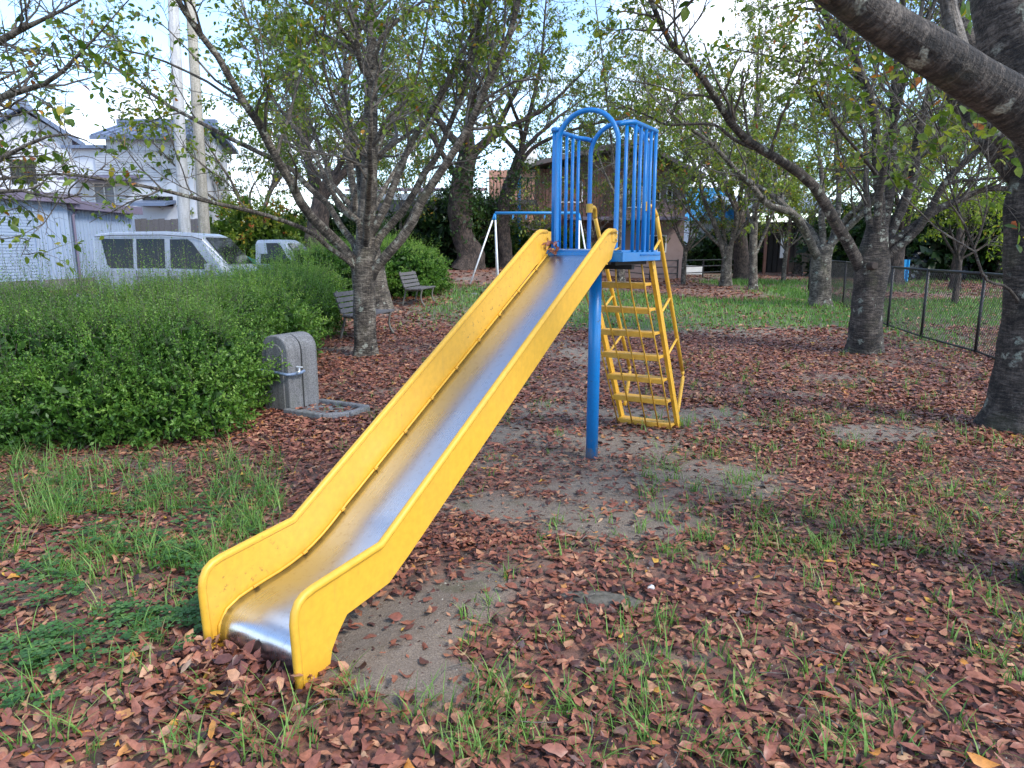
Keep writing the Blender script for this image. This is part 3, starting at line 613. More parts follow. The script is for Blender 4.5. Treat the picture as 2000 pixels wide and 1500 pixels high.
mid(1450, 540, 'dark rough-barked tree half hidden behind two slimmer trees', [(1448, 500, .38), (1446, 457, .32), (1444, 410, .26)],
    [([(1446, 450), (1455, 400), (1470, 330), (1475, 240), (1480, 130)], .24, .08), ([(1445, 440), (1430, 380), (1395, 300), (1370, 200)], .2, .06)],
    .42, Y=36, mat=M_barkr, extra=4, l1=60, l2=400, l3=1500, nl=5200, size=.15, seed=41, ext_len=(4, 6), len1=(1.5, 3), len2=(.8, 1.6), len3=(.4, .9), tw=.006, kite=True, flare=.4)
# tree just behind the big left cherry
mid(745, 605, 'grey cherry trunk standing directly behind the big left cherry and the bench', [(738, 560, .24), (728, 500, .2), (712, 440, .17), (690, 400, .14)],
    [([(700, 420), (686, 347), (677, 267), (672, 187), (690, 80), (695, -20)], .13, .06), ([(712, 440), (660, 400, .3), (640, 330, .6), (610, 250, 1), (560, 160, 1.3)], .10, .04),
     ([(715, 440), (745, 380, .3), (780, 320, .6), (830, 260, .9), (880, 160, 1.2)], .09, .04)],
    .26, mat=M_bark, extra=3, l1=70, l2=420, l3=2000, nl=5200, size=.105, seed=44, ext_len=(3, 4.5), len1=(1, 2.2), len3=(.3, .7), tw=.004, kite=True)
# old ivy-clad trees by the back railing
mid(915, 527, 'old gnarled tree with a flared trunk left of the swing frame', [(920, 500, .52), (905, 460, .42), (898, 410, .5), (905, 350, .42), (915, 300, .35)],
    [([(905, 350), (930, 300), (990, 250), (1060, 215), (1120, 160)], .2, .06), ([(900, 360), (870, 310), (840, 260), (800, 180)], .2, .06), ([(910, 320), (915, 230), (930, 120), (940, 0)], .25, .08)],
    .55, Y=28.5, mat=M_barkr, extra=4, l1=70, l2=460, l3=1900, nl=6500, size=.14, seed=47, ext_len=(4, 6), len1=(1.3, 2.8), len2=(.7, 1.6), len3=(.35, .8), tw=.006, kite=True, flare=.5, leafm=M_leaf, rough=.16)
mid(990, 533, 'dark leaning old tree behind the swing frame', [(985, 490, .32), (982, 440, .28), (985, 400, .28), (1000, 350, .27), (1018, 300, .22)],
    [([(1010, 330), (1040, 290), (1100, 260), (1170, 240), (1240, 225)], .14, .04), ([(1012, 320), (1030, 240), (1055, 130), (1065, 20)], .16, .05)],
    .36, Y=29.5, mat=M_barkr, extra=3, l1=60, l2=400, l3=1500, nl=4300, size=.13, seed=50, ext_len=(4, 6), len1=(1.3, 2.8), len2=(.7, 1.6), len3=(.35, .8), tw=.006, kite=True, flare=.4, rough=.14)
mid(1213, 533, 'slender grey tree seen through the slide ladder in front of the brown house', [(1212, 490, .15), (1210, 440, .13), (1208, 380, .11)],
    [([(1208, 400), (1200, 330), (1190, 240), (1180, 140), (1165, 20)], .09, .03), ([(1209, 410), (1225, 330), (1230, 230), (1250, 120)], .08, .03)],
    .17, Y=28, mat=M_bark, extra=4, l1=60, l2=420, l3=1700, nl=4500, size=.12, seed=53, ext_len=(3.5, 6), len1=(1.3, 2.8), len2=(.7, 1.6), len3=(.35, .9), tw=.005, kite=True)
mid(615, 510, 'brown-trunked tree to the right of the parked white truck', [(618, 480, .42), (622, 440, .36), (628, 390, .3)],
    [([(625, 410), (610, 340), (590, 250), (560, 130)], .2, .06), ([(628, 400), (660, 330), (700, 250), (750, 150)], .18, .05)],
    .45, Y=24, mat=M_barkr, extra=4, l1=70, l2=460, l3=1800, nl=6200, size=.13, seed=56, ext_len=(3.5, 5.5), len1=(1.3, 2.8), len2=(.7, 1.6), len3=(.35, .8), tw=.005, kite=True)
mid(1745, 560, 'stout brown tree on the far side of the mesh fence beside the blue tarpaulin', [(1748, 530, .33), (1751, 496, .3), (1760, 450, .27)],
    [([(1758, 460), (1775, 400), (1810, 330), (1850, 250)], .18, .05), ([(1757, 460), (1750, 380), (1700, 290), (1660, 200)], .16, .05)],
    .36, Y=30, mat=M_barkr, extra=4, l1=70, l2=440, l3=1800, nl=6500, size=.14, seed=59, ext_len=(4, 6), len1=(1.5, 3), len2=(.8, 1.6), len3=(.4, .9), tw=.006, kite=True, bias=.05)
mid(1868, 530, 'thin bare-stemmed tree among dark shrubs beyond the mesh fence', [(1872, 490, .16), (1876, 450, .14), (1880, 400, .12)],
    [([(1878, 420), (1860, 350), (1850, 260)], .08, .03), ([(1878, 420), (1910, 340), (1930, 240)], .08, .03)],
    .2, Y=27, mat=M_barkr, extra=5, l1=60, l2=420, l3=1700, nl=5500, size=.13, leafm=M_leaf, seed=62, ext_len=(3, 5), len1=(1.2, 2.6), len2=(.7, 1.5), len3=(.4, .8), tw=.005, kite=True, bias=.15)
for i, (x, y, Yq, lab, sd) in enumerate([(1335, 540, 31, 'low leafy cherry tree in front of the mauve gable wall', 81), (1150, 536, 30.5, 'twiggy cherry tree directly behind the slide platform', 82), (1055, 536, 30, 'thin leafy tree left of the slide platform behind the swing bar', 83), (1530, 545, 33, 'leafy young tree in front of the dark shed', 84), (780, 530, 29.5, 'small leafy tree in front of the pink-roofed house', 85)]):
    g = pt(x, y, Yq); g[2] = float(G(g[0], g[1]))
    cherry('cherry_tree', lab, g, [(g, .11), (g + [0, 0, .9], .10), (g + [.05, 0, 1.6], .085)], [], extra=7, l1=60, l2=330, l3=1300, nl=(2600, 1100, 1200, 2400, 2000)[i], size=.12, seed=sd, ext_len=(2.6, 4.2), len1=(.9, 1.9), len2=(.5, 1.1), len3=(.25, .6), tw=.0045, kite=True, up=.0, mat=M_bark, bias=.05, yellow=1.5, group='cherry trees in the park')
for (x0, y0, x1, y1, Yq, sd, n_) in ((905, 450, 915, 300, 28.3, 7, 1500), (985, 440, 1015, 300, 29.3, 8, 900)):
    own = [o for o in bpy.data.objects if o.get('category') == 'tree' and ('gnarled' if sd == 7 else 'leaning old') in o.get('label', '')][0]
    Pv = np.array([[pt(x0 + (x1 - x0) * t, y0 + (y1 - y0) * t, Yq) for t in (a_2, a_2 + .12, a_2 + .25)] for a_2 in np.linspace(0, .8, 9)]); crown_mesh(own, Pv, n_, .17, M_leafd, .15, .3, .6, sd, True, 'ivy', clump=False, weight=np.ones(9), spread=.42)
# canopy trees farther back that close the sky between the houses
for i, (x, Y, lab) in enumerate([(1110, 40, 'tall thin-branched tree rising behind the brown house'), (1300, 42, 'sparse tree rising behind the blue-roofed house'), (1560, 44, 'leafy tree rising behind the dark shed'),
                                  (1960, 34, 'leafy tree in the far right corner beyond the fence'), (800, 42, 'leafy tree behind the low house with the pink roof'), (500, 38, 'leafy tree behind the stone wall near the truck')]):
    g = pt(x, 500, Y); g[2] = float(G(g[0], g[1]))
    cherry('broadleaf_tree', lab, g, [(g, .28), (g + [0, 0, 1.5], .24), (g + [.1, 0, 2.8], .2)], [], extra=8, l1=70, l2=420, l3=1700, nl=5600, size=.2, seed=70 + i, ext_len=(5, 8),
           len1=(1.8, 3.6), len2=(.9, 2), len3=(.5, 1.1), tw=.008, kite=True, mat=M_bark, group='trees behind the houses')

# ------------------------------------------------------------------ hedge and shrubs
def shrub(name, label, lobes, nspr, leaf, mat, seed, cat='hedge', group=None, tall=0, tone=0.0, stems=500):
    """lobes: (cx, cy, rx, ry, top) half ellipsoids standing on the ground; sprigs of small leaves on their skin"""
    r = np.random.default_rng(seed); L = np.array(lobes, float)
    cz = L[:, 4] * 0.42; rz = L[:, 4] - cz
    area = (L[:, 2] * L[:, 3]) ** 0.5 * (L[:, 4] + L[:, 2]); k = r.choice(len(L), nspr * 3, p=area / area.sum())
    d = rand_dirs(nspr * 3, r); d[:, 2] = np.where(d[:, 2] < -0.75, -d[:, 2], d[:, 2])
    c = np.stack([L[k, 0], L[k, 1], cz[k]], 1); rad = np.stack([L[k, 2], L[k, 3], rz[k]], 1)
    lump = 0.78 + 0.24 * r.random(len(k)) ** 0.6 + 0.16 * np.sin(d[:, 0] * 8 + k * 2.1) * np.sin(d[:, 2] * 9 + d[:, 1] * 7 + k)
    P = c + d * rad * lump[:, None]
    ok = P[:, 2] > 0.05
    for j in range(len(L)):
        q = (P - [L[j, 0], L[j, 1], cz[j]]) / [L[j, 2], L[j, 3], rz[j]]; ok &= ((q ** 2).sum(1) > 0.55) | (k == j)
    ok &= ~((fbm(P[:, 0] + P[:, 1] * .4, P[:, 2] + P[:, 1] * .3, 2.6, seed + 3, 2) < .40) & (P[:, 2] < .72 * L[:, 4].max()))
    P, d = P[ok][:nspr], d[ok][:nspr]; n = len(P)
    P[:, 2] += G(P[:, 0], P[:, 1])
    o = empty(name, (L[:, 0].mean(), L[:, 1].mean(), 0), 0, label, cat, group)
    m = 15 if cat == 'hedge' else 11; up = nrm(d * 1.0 + np.array([0, 0, 0.45]) + 0.5 * r.normal(size=(n, 3)))
    ln = (0.11 + 0.09 * r.random(n)) * (1 + tall * np.clip(d[:, 2], 0, 1) * (0.35 * r.random(n) + 2.6 * (r.random(n) < .10)))
    up = np.where((ln > .35)[:, None], nrm(up + np.array([0, 0, 1.6])), up)
    t = (np.arange(m) + 0.6) / m
    pos = P[:, None, :] + up[:, None, :] * (ln[:, None] * t[None])[..., None]
    side = rand_dirs(n * m, r).reshape(n, m, 3); dirs = nrm(up[:, None, :] * 0.55 + side * 0.9)
    nn = nrm(np.array([0, 0, 1.0]) + 0.7 * r.normal(size=(n, m, 3)))
    sz = leaf * (0.65 + 0.6 * r.random((n, m))) * (1.2 - 0.4 * t[None]) * (1.25 - .5 * np.clip(P[:, 2:3] / L[:, 4].max(), 0, 1)) * (1 - 0.35 * np.clip(d[:, 2:3], 0, 1) * tall)
    v, f = scatter(KITE, KITEF, pos.reshape(-1, 3), frames(dirs.reshape(-1, 3), nn.reshape(-1, 3)), sz.ravel())
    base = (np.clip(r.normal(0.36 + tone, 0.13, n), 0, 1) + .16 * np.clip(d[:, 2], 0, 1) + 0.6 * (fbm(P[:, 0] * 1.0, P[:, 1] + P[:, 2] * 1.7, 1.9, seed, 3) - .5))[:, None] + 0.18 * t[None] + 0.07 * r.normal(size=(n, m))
    me = npmesh('foliage', v, f, True, face={'tint': np.clip(base.ravel(), 0, 1)}); fo = link('foliage', me, mat, o); fo['kind'] = 'stuff'
    # stems: shoots carrying the sprigs, and woody stems from the ground
    S = np.stack([P - up * 0.04, P + up * (ln * 0.5)[:, None], P + up * ln[:, None]], 1); S = S[::(2 if cat == 'hedge' else 5)][:, [0, 2]]; a = tubes(S, np.tile([.0014, .0007], (len(S), 1)), 3)
    kk = r.choice(len(L), stems); ang = r.random(stems) * 6.283; q = r.random(stems) ** .5
    g0 = np.stack([L[kk, 0] + np.cos(ang) * q * L[kk, 2] * .75, L[kk, 1] + np.sin(ang) * q * L[kk, 3] * .75, np.zeros(stems)], 1)
    g2 = np.stack([L[kk, 0] + np.cos(ang) * q * L[kk, 2] * .95, L[kk, 1] + np.sin(ang) * q * L[kk, 3] * .95, L[kk, 4] * (.55 + .4 * r.random(stems)) * (1 - .45 * q)], 1)
    z0 = G(g0[:, 0], g0[:, 1]); g0[:, 2] += z0; g2[:, 2] += z0
    g1 = (g0 + g2) / 2 + .06 * r.normal(size=(stems, 3))
    b = tubes(np.stack([g0, g1, g2], 1), np.tile([.009, .006, .003], (stems, 1)), 4)
    vv, ff, ll = join([a, b]); st = link('stems', npmesh('stems', vv, ff, True, point={'tuv': ll}), M_twig, o); st['kind'] = 'stuff'
    # inner leaves that close the mass
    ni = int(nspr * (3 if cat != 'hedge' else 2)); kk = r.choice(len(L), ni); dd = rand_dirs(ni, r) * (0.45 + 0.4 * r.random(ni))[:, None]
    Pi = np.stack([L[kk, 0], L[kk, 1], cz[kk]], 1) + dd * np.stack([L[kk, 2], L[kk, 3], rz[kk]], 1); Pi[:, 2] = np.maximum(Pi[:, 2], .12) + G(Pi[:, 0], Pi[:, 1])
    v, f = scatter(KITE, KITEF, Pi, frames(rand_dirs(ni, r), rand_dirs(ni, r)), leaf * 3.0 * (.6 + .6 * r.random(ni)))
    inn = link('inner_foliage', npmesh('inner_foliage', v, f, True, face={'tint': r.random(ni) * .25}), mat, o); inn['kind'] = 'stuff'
    return o
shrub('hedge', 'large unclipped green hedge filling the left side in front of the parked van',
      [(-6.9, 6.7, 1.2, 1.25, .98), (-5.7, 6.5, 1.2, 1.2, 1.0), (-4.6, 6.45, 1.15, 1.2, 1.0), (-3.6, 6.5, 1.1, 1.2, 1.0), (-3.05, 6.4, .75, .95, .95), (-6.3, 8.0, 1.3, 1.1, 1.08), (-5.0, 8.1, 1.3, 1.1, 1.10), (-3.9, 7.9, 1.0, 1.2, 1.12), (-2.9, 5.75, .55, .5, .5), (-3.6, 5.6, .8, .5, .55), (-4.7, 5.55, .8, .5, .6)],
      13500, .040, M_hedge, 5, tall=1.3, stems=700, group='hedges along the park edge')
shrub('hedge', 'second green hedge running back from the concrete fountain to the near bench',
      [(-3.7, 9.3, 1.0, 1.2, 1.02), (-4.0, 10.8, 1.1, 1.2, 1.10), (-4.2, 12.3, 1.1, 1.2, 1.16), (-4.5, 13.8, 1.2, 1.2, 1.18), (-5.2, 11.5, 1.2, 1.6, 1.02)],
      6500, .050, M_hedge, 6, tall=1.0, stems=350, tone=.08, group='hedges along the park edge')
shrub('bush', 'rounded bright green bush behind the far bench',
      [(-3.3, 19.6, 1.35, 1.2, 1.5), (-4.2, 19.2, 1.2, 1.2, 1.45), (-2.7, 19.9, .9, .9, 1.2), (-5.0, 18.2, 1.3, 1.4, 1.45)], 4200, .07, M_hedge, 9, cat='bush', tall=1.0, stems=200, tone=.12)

# ------------------------------------------------------------------ the slide
T = empty('playground_slide', F, 0, 'yellow metal playground slide with a blue arched platform and yellow ladder', 'slide')
top = [(-.005, -.05), (-.010, .10), (-.014, .20), (-.015, .262), (-.008, .300), (.010, .330), (.036, .346), (.075, .354), (.445, .381), (2.66, 1.655), (2.70, 1.668), (2.84, 1.668)]
bot = [(2.84, 1.59), (2.79, 1.54), (2.76, 1.485), (2.63, 1.438), (1.756, .925), (.636, .272), (.490, .194), (.245, .172), (.195, .12), (.160, .07), (.130, -.05)]
for sg in (-1, 1):
    p = MB(); p.slab([sl(s, sg * .243, z) for s, z in top + bot], V * sg * .006); pn = p.build('side_panel', M_yellow, T, bevel=.0015)
    r_ = MB(); pts = top[:9] + [(1.5, .988), (2.62, 1.632), (2.665, 1.655), (2.70, 1.664), (2.79, 1.664)]
    P = [sl(s, sg * .252, z) for s, z in pts]
    dense = []
    for a, b in zip(P[:-1], P[1:]):
        n = max(1, int(np.linalg.norm(b - a) / .12)); dense += [a + (b - a) * k / n for k in range(n)]
    dense.append(P[-1]); r_.tube(dense, .0165, 12); rim = r_.build('rim', M_yellow, pn, smooth=True, keep=False)
    e = MB(); e.box(sl(2.80, sg * .247, 1.63), (.09, .012, .075), rz=math.atan2(U[1], U[0])); br = e.build('bracket', M_yellow, T, bevel=.002)
    for q in (1.65, 1.61):
        e = MB(); c = sl(2.81, sg * .256, q); e.tube([c, c + V * sg * .008], .007, 8); e.build('bolt', M_steel, br, keep=False)
seam = [(.027, -.03), (.028, .03), (.031, .064), (.040, .098), (.058, .124), (.085, .143), (.125, .157), (.171, .166), (.273, .178), (.340, .184), (.398, .193), (.445, .203), (.491, .216), (.545, .236), (.606, .263), (.68, .30), (.749, .338), (.83, .378), (.902, .418)]
seam += [(s, .418 + (s - .902) * .5700) for s in np.linspace(1.0, 2.80, 22)] + [(2.86, 1.527), (2.90, 1.532)]
P, _ = resample([sl(s, 0, z) for s, z in seam], [1] * len(seam), 150)
P[:, 2] += .018 * ss(.55, .9, (P - F) @ U)
tt = np.linspace(-.240, .240, 9); vv = P[:, None, :] + V[None, None, :] * tt[None, :, None]
i = np.arange(150 * 9).reshape(150, 9); f = np.stack([i[:-1, :-1], i[:-1, 1:], i[1:, 1:], i[1:, :-1]], -1).reshape(-1, 4)
LL = np.linspace(0, 1, 150)[:, None] * 3.3 + 0 * tt[None]; tv = np.stack([tt[None] + 0 * LL, LL, 0 * LL], -1)
ch = link('chute', npmesh('chute', vv.reshape(-1, 3), f, True, point={'tuv': tv.reshape(-1, 3)}), M_steel, T)
so = ch.modifiers.new('thick', 'SOLIDIFY'); so.thickness = .003; so.offset = -1
for sg in (-1, 1):
    e = MB(); e.tube([q + V * sg * .238 + np.array([0, 0, .004]) for q in P[2::3]], .007, 6); e.build('welded_edge', M_yellow, T, smooth=True)
for k in range(11):                   # weld beads along the left edge
    q = P[14 + k * 12]; e = MB(); e.tube([q + V * -.232 + np.array([0, 0, .008]), q + V * -.232 + np.array([0, 0, .011]) + U * .025], [.0075, .006], 7); e.build('weld_bead', M_yellowd, T)
# centre post
e = MB(); zt = 1.44; b0 = sl(3.086, -.005, -.1); e.tube([b0, sl(3.08, 0, .8), sl(3.07, 0, zt)], .045, 24); e.build('post', M_blue, T, smooth=True)
e = MB(); e.bar(sl(3.06, -.055, .72), sl(3.06, -.055, 1.33), .008, .012); e.build('red_strip', M_red, T)
# platform
az = math.atan2(U[1], U[0])
e = MB(); e.box(sl(3.15, 0, 1.535), (.70, .60, .012), rz=az); e.build('platform_deck', M_blue, T)
e = MB()
e.bar(sl(2.78, .315, 1.497), sl(3.52, .315, 1.497), .010, .062); e.bar(sl(2.78, -.315, 1.497), sl(3.52, -.315, 1.497), .010, .062)
e.bar(sl(3.515, -.31, 1.497), sl(3.515, .31, 1.497), .010, .062); e.bar(sl(2.785, -.31, 1.497), sl(2.785, .31, 1.497), .010, .062); e.build('platform_frame', M_blue, T, bevel=.003)
e = MB(); e.bar(sl(2.86, .22, 1.455), sl(3.46, .22, 1.455), .03, .03); e.bar(sl(2.86, -.22, 1.455), sl(3.46, -.22, 1.455), .03, .03); e.bar(sl(3.07, -.28, 1.425), sl(3.07, .28, 1.425), .05, .03); e.build('support_beam', M_dark, T)
for k in range(16):
    c = sl(3.10 + k * .026, .322, 1.508); e = MB(); e.tube([c, c + V * .004], .008, 6); e.build('rivet', M_blue, T)
# arched hoops
for s in (2.885, 3.43):
    w, zb = .222, 2.235; pts = [sl(s, -w, 1.50), sl(s, -w, 1.8), sl(s, -w, 2.1)] + [sl(s, -w * math.cos(a), zb + .215 * math.sin(a)) for a in np.linspace(0, math.pi, 17)] + [sl(s, w, 2.1), sl(s, w, 1.8), sl(s, w, 1.50)]
    e = MB(); e.tube(pts, .0165, 14, smooth=64); e.build('arched_hoop', M_blue, T, smooth=True)
# side guards
for sg in (-1, 1):
    pts = [sl(2.887, sg * .222, 2.345), sl(2.93, sg * .27, 2.357), sl(2.965, sg * .297, 2.36), sl(3.01, sg * .300, 2.36), sl(3.20, sg * .30, 2.36), sl(3.37, sg * .30, 2.36), sl(3.41, sg * .285, 2.36), sl(3.428, sg * .235, 2.35), sl(3.43, sg * .215, 2.34)]
    e = MB(); e.tube(pts, .0165, 12, smooth=46); e.build('guard_rail', M_blue, T, smooth=True)
    for k in range(5):
        s = 2.985 + k * .1; e = MB(); e.tube([sl(s, sg * .302, 1.47), sl(s, sg * .300, 2.35)], .0125, 10); e.build('guard_bar', M_blue, T, smooth=True)
    e = MB(); e.tube([sl(2.93, sg * .26, 1.5), sl(2.93, sg * .26, 2.35)], .0125, 10); e.build('guard_bar', M_blue, T, smooth=True)
# ladder
for sg in (-1, 1):
    e = MB(); a, b = sl(3.49, sg * .262, 1.47), sl(4.385, sg * .262, -.06); up = np.cross(b - a, V); e.bar(a, b, .030, .062, up=up); e.build('stringer', M_yellow, T, bevel=.003)
ts = [(3.455, 1.289), (3.575, 1.092), (3.70, .895), (3.835, .690), (3.97, .480), (4.10, .275), (4.235, .035)]
for s, z in ts:
    e = MB(); rz = az; e.box(sl(s + .03, 0, z), (.125, .50, .022), rz=rz); e.box(sl(s - .03, 0, z - .014), (.008, .50, .035), rz=rz); e.build('tread', M_yellowd, T, bevel=.003)
hr = [(3.43, 1.85), (3.50, 1.862), (3.56, 1.845), (3.60, 1.79), (3.72, 1.60), (3.97, 1.22), (4.22, .835), (4.44, .49), (4.465, .44), (4.455, .39), (4.36, .13)]
for sg in (-1, 1):
    tt_ = [.222] * 2 + [.235] + [.25] * 8
    pts = [sl(s, sg * t, z) for (s, z), t in zip(hr, tt_)]; e = MB(); e.tube(pts[:4], .0165, 12, smooth=14); e.tube(pts[3:8], .0165, 12); e.tube(pts[7:], .0165, 12, smooth=12); h = e.build('handrail', M_yellow, T, smooth=True)
    e = MB(); e.tube([sl(3.43, sg * .222, 1.82), sl(3.43, sg * .222, 1.885)], .026, 14); e.build('collar', M_yellow, h, keep=False)
    for z in (1.62, 1.16, .80):
        sr = 3.72 + (1.60 - z) * .655; e = MB(); e.tube([sl(sr, sg * .25, z), sl(3.49 + (1.47 - z + .13) * .585, sg * .255, z - .13)], .0105, 8); e.build('strut', M_yellow, T, smooth=True)
for k, t in enumerate((-.24, -.10, .03, .14, .25)):
    e = MB(); e.tube([sl(3.36 + .02 * k / 4, t * .9, 1.45), sl(3.385, t, 1.31), sl(3.44, t, 1.20), sl(3.82, t, .62), sl(4.20, t, -.02)], .0068, 7); e.build('guard_rod', M_yellowd, T, smooth=True)

# ------------------------------------------------------------------ fallen leaves: 300 largest singly, the rest one mass
def leaf_variants(nv, seed, rows=4):
    r = np.random.default_rng(seed); out = []
    ys = np.linspace(0, 1, rows + 1)
    for _ in range(nv):
        w = 0.25 * r.uniform(.7, 1.3); curl = r.normal(0, .38); fold = r.uniform(.02, .55) if r.random() < .75 else r.uniform(.5, 1.1); tw = r.normal(0, .35); sgn = 1 if r.random() < .65 else -1; v = []
        for y in ys:
            ww = w * (math.sin(math.pi * min(y * .93 + .07, 1) ** .82) ** .75) if 0 < y < 1 else 0.015
            zc = curl * (y - .5) ** 2 * 1.4
            for sx in (-1, 0, 1):
                x = sx * ww * (1 + r.normal() * .16); z = zc + abs(sx) * fold * ww * sgn + x * tw * (y - .5) + (r.normal() * .035 if sx else 0)
                v.append((x, y - .5, z))
        out.append(v)
    f = []
    for k in range(rows):
        for c in (0, 1): a = k * 3 + c; f.append((a, a + 1, a + 4, a + 3))
    return np.array(out), np.array(f)
def litter_points(n, xr, yr, r, dens=True, power=1.0):
    X = r.uniform(*xr, n * 3); Y_ = r.uniform(*yr, n * 3); d = litter_density(X, Y_)
    keep = r.random(n * 3) < np.clip(d, .09, 1) ** power; keep &= (np.abs(X) < 0.80 * Y_ + 1.2)
    return X[keep][:n], Y_[keep][:n]
def tint_litter(n, r):
    t = np.clip(r.normal(.48, .26, n), 0, .88); k = r.random(n) < .045; t[k] = .90 + .10 * r.random(k.sum()); return t
def leaf_set(X, Y_, size, r, variants, faces, lift=.03, tilt=.22):
    n = len(X); Z = G(X, Y_) + lift * r.random(n) ** 1.3 + .006
    s = (X - F[0]) * U[0] + (Y_ - F[1]) * U[1]; t = (X - F[0]) * V[0] + (Y_ - F[1]) * V[1]
    Z += .075 * np.exp(-((t) / .27) ** 2 - ((s + .10) / .17) ** 2) * r.random(n)
    a = r.random(n) * 6.283; d = np.stack([np.cos(a), np.sin(a), r.normal(0, tilt * .6, n)], 1)
    nn = np.stack([r.normal(0, tilt, n), r.normal(0, tilt, n), np.where(r.random(n) < .5, 1.0, -1.0)], 1)
    vi = r.integers(len(variants), size=n)
    return scatter(variants[vi], faces, np.stack([X, Y_, Z], 1), frames(d, nn), size * (.35 + .9 * r.random(n) ** .8))
r = np.random.default_rng(91)
VA, FA = leaf_variants(24, 5); VBv, FBv = leaf_variants(16, 6, 2); VC, FC = np.stack([LEAF6 * [1, 1, k_] - [0, .5, 0] for k_ in (1, 2.5, -1.5, 4, -3)]), LEAF6F
parts_v, parts_f, parts_t = [], [], []; off = 0
def addset(v, f, t, m):
    global off
    parts_v.append(v); parts_f.append(f + off); parts_t.append(np.repeat(t, m)); off += len(v)
for (n, xr, yr, sz, Vv, Ff) in ((16500, (-3.2, 3.4), (1.25, 3.6), .053, VA, FA), (18500, (-4.4, 5.4), (3.4, 5.2), .056, VBv, FBv), (24500, (-5.6, 7.2), (5.2, 7.2), .057, VC, FC), (46000, (-7, 10), (7, 13), .066, VC, FC), (20000, (-7, 16), (12.5, 22), .10, VC, FC), (12000, (-6, 26), (20, 42), .15, VC, FC)):
    X, Y_ = litter_points(n, xr, yr, r); v, f = leaf_set(X, Y_, sz, r, Vv, Ff, lift=.022 if sz < .07 else .016); addset(v, f, tint_litter(len(X), r), len(Ff))
# crumbs of broken leaf on the bare sand
n = 26000; X = r.uniform(-4.5, 6, n); Y_ = 1.3 + 8.5 * r.random(n); kk = (np.abs(X) < .8 * Y_ + .6); X, Y_ = X[kk], Y_[kk]; n = len(X); a = r.random(n) * 6.28
v, f = scatter(KITE, KITEF, np.stack([X, Y_, G(X, Y_) + .004], 1), frames(np.stack([np.cos(a), np.sin(a), r.normal(0, .2, n)], 1), np.stack([r.normal(0, .3, n), r.normal(0, .3, n), np.ones(n)], 1)), .008 + .022 * r.random(n) ** 2); addset(v, f, np.clip(r.normal(.4, .25, n), 0, 1), 1)
# heap against the foot of the chute
X = np.array([]); n = 420; s = r.normal(-.10, .13, n); t = r.normal(-.02, .20, n); Q = F[None] + U[None] * s[:, None] + V[None] * t[:, None]
ok = (s < .015) | (np.abs(t) > .27); Q = Q[ok]; v, f = leaf_set(Q[:, 0], Q[:, 1], .064, r, VA, FA, lift=.05, tilt=.8); addset(v, f, tint_litter(len(Q), r), len(FA))
v = np.concatenate(parts_v); f = np.concatenate(parts_f)
lt = link('leaf_litter', npmesh('leaf_litter', v, f, True, face={'tint': np.concatenate(parts_t)}), M_litter)
tag(lt, 'layer of reddish brown fallen cherry leaves all over the ground', 'fallen leaves', kind='stuff')
# the 300 nearest, one by one, as pieces of the ground
X, Y_ = litter_points(300, (-1.9, 1.9), (1.30, 2.25), np.random.default_rng(5), power=.3)
lm = []
for k in range(12):
    vk = VA[k] * .075; me = npmesh('fallen_leaf', vk, FA, True, face={'tint': np.full(len(FA), [.3, .42, .5, .55, .62, .66, .7, .5, .8, .35, .965, .985][k])}); me.materials.append(M_litter); lm.append(me)
wv = [.11] * 8 + [.05, .05, .012, .008]; wv = np.array(wv) / sum(wv)
for k in range(len(X)):
    o = bpy.data.objects.new('fallen_leaf', lm[int(r.choice(12, p=wv))]); COL.objects.link(o); o.parent = ground_o
    o.location = (X[k], Y_[k], float(G(X[k], Y_[k])) + .03 + .012 * r.random()); o.rotation_euler = (r.normal(0, .28), r.normal(0, .28), r.random() * 6.28); q = r.uniform(.75, 1.25); o.scale = (q, q, q)

# ------------------------------------------------------------------ grass, clover, twigs
def blades(X, Y_, h, w, r, nseg=3, lean=.55, z0=None):
    n = len(X); a = r.random(n) * 6.283; L = h * (.5 + .8 * r.random(n)); le = lean * (.3 + r.random(n))
    dx, dy = np.cos(a), np.sin(a); px_, py_ = -dy, dx; rows = []
    for k in range(nseg + 1):
        t = k / nseg; cx = X + dx * L * le * t ** 1.8; cy = Y_ + dy * L * le * t ** 1.8; cz = (G(X, Y_) if z0 is None else z0) + L * (t - .35 * le * t * t); ww = w * (1 - t ** 1.6) * .5 + .0004
        rows.append(np.stack([np.stack([cx - px_ * ww, cy - py_ * ww, cz], 1), np.stack([cx + px_ * ww, cy + py_ * ww, cz], 1)], 1))
    v = np.stack(rows, 1).reshape(n, -1, 3); f = np.array([(2 * k, 2 * k + 1, 2 * k + 3, 2 * k + 2) for k in range(nseg)])
    return v.reshape(-1, 3), (f[None] + (np.arange(n) * 2 * (nseg + 1))[:, None, None]).reshape(-1, 4)
r = np.random.default_rng(17)
tx, ty, nb, hh = [], [], [], []
def tuft(n, fx, hgt, cnt, px=None):
    k = 0
    while k < n:
        q = fx(); 
        if q is None: continue
        tx.append(q[0]); ty.append(q[1]); nb.append(int(cnt * r.uniform(.5, 1.5)) + 2); hh.append(hgt * r.uniform(.6, 1.35)); k += 1
def in_px(x0, x1, y0, y1):
    def g():
        p = gpt(r.uniform(x0, x1), y0 + (y1 - y0) * r.random()); return p
    return g
def outside(fn):
    def g():
        p = fn(); s = (p[0] - F[0]) * U[0] + (p[1] - F[1]) * U[1]; t = (p[0] - F[0]) * V[0] + (p[1] - F[1]) * V[1]
        if -.1 < s < 3 and abs(t) < .32: return None
        if fbm(p[0], p[1], 2.4, 60, 2) < .30: return None
        return p
    return g
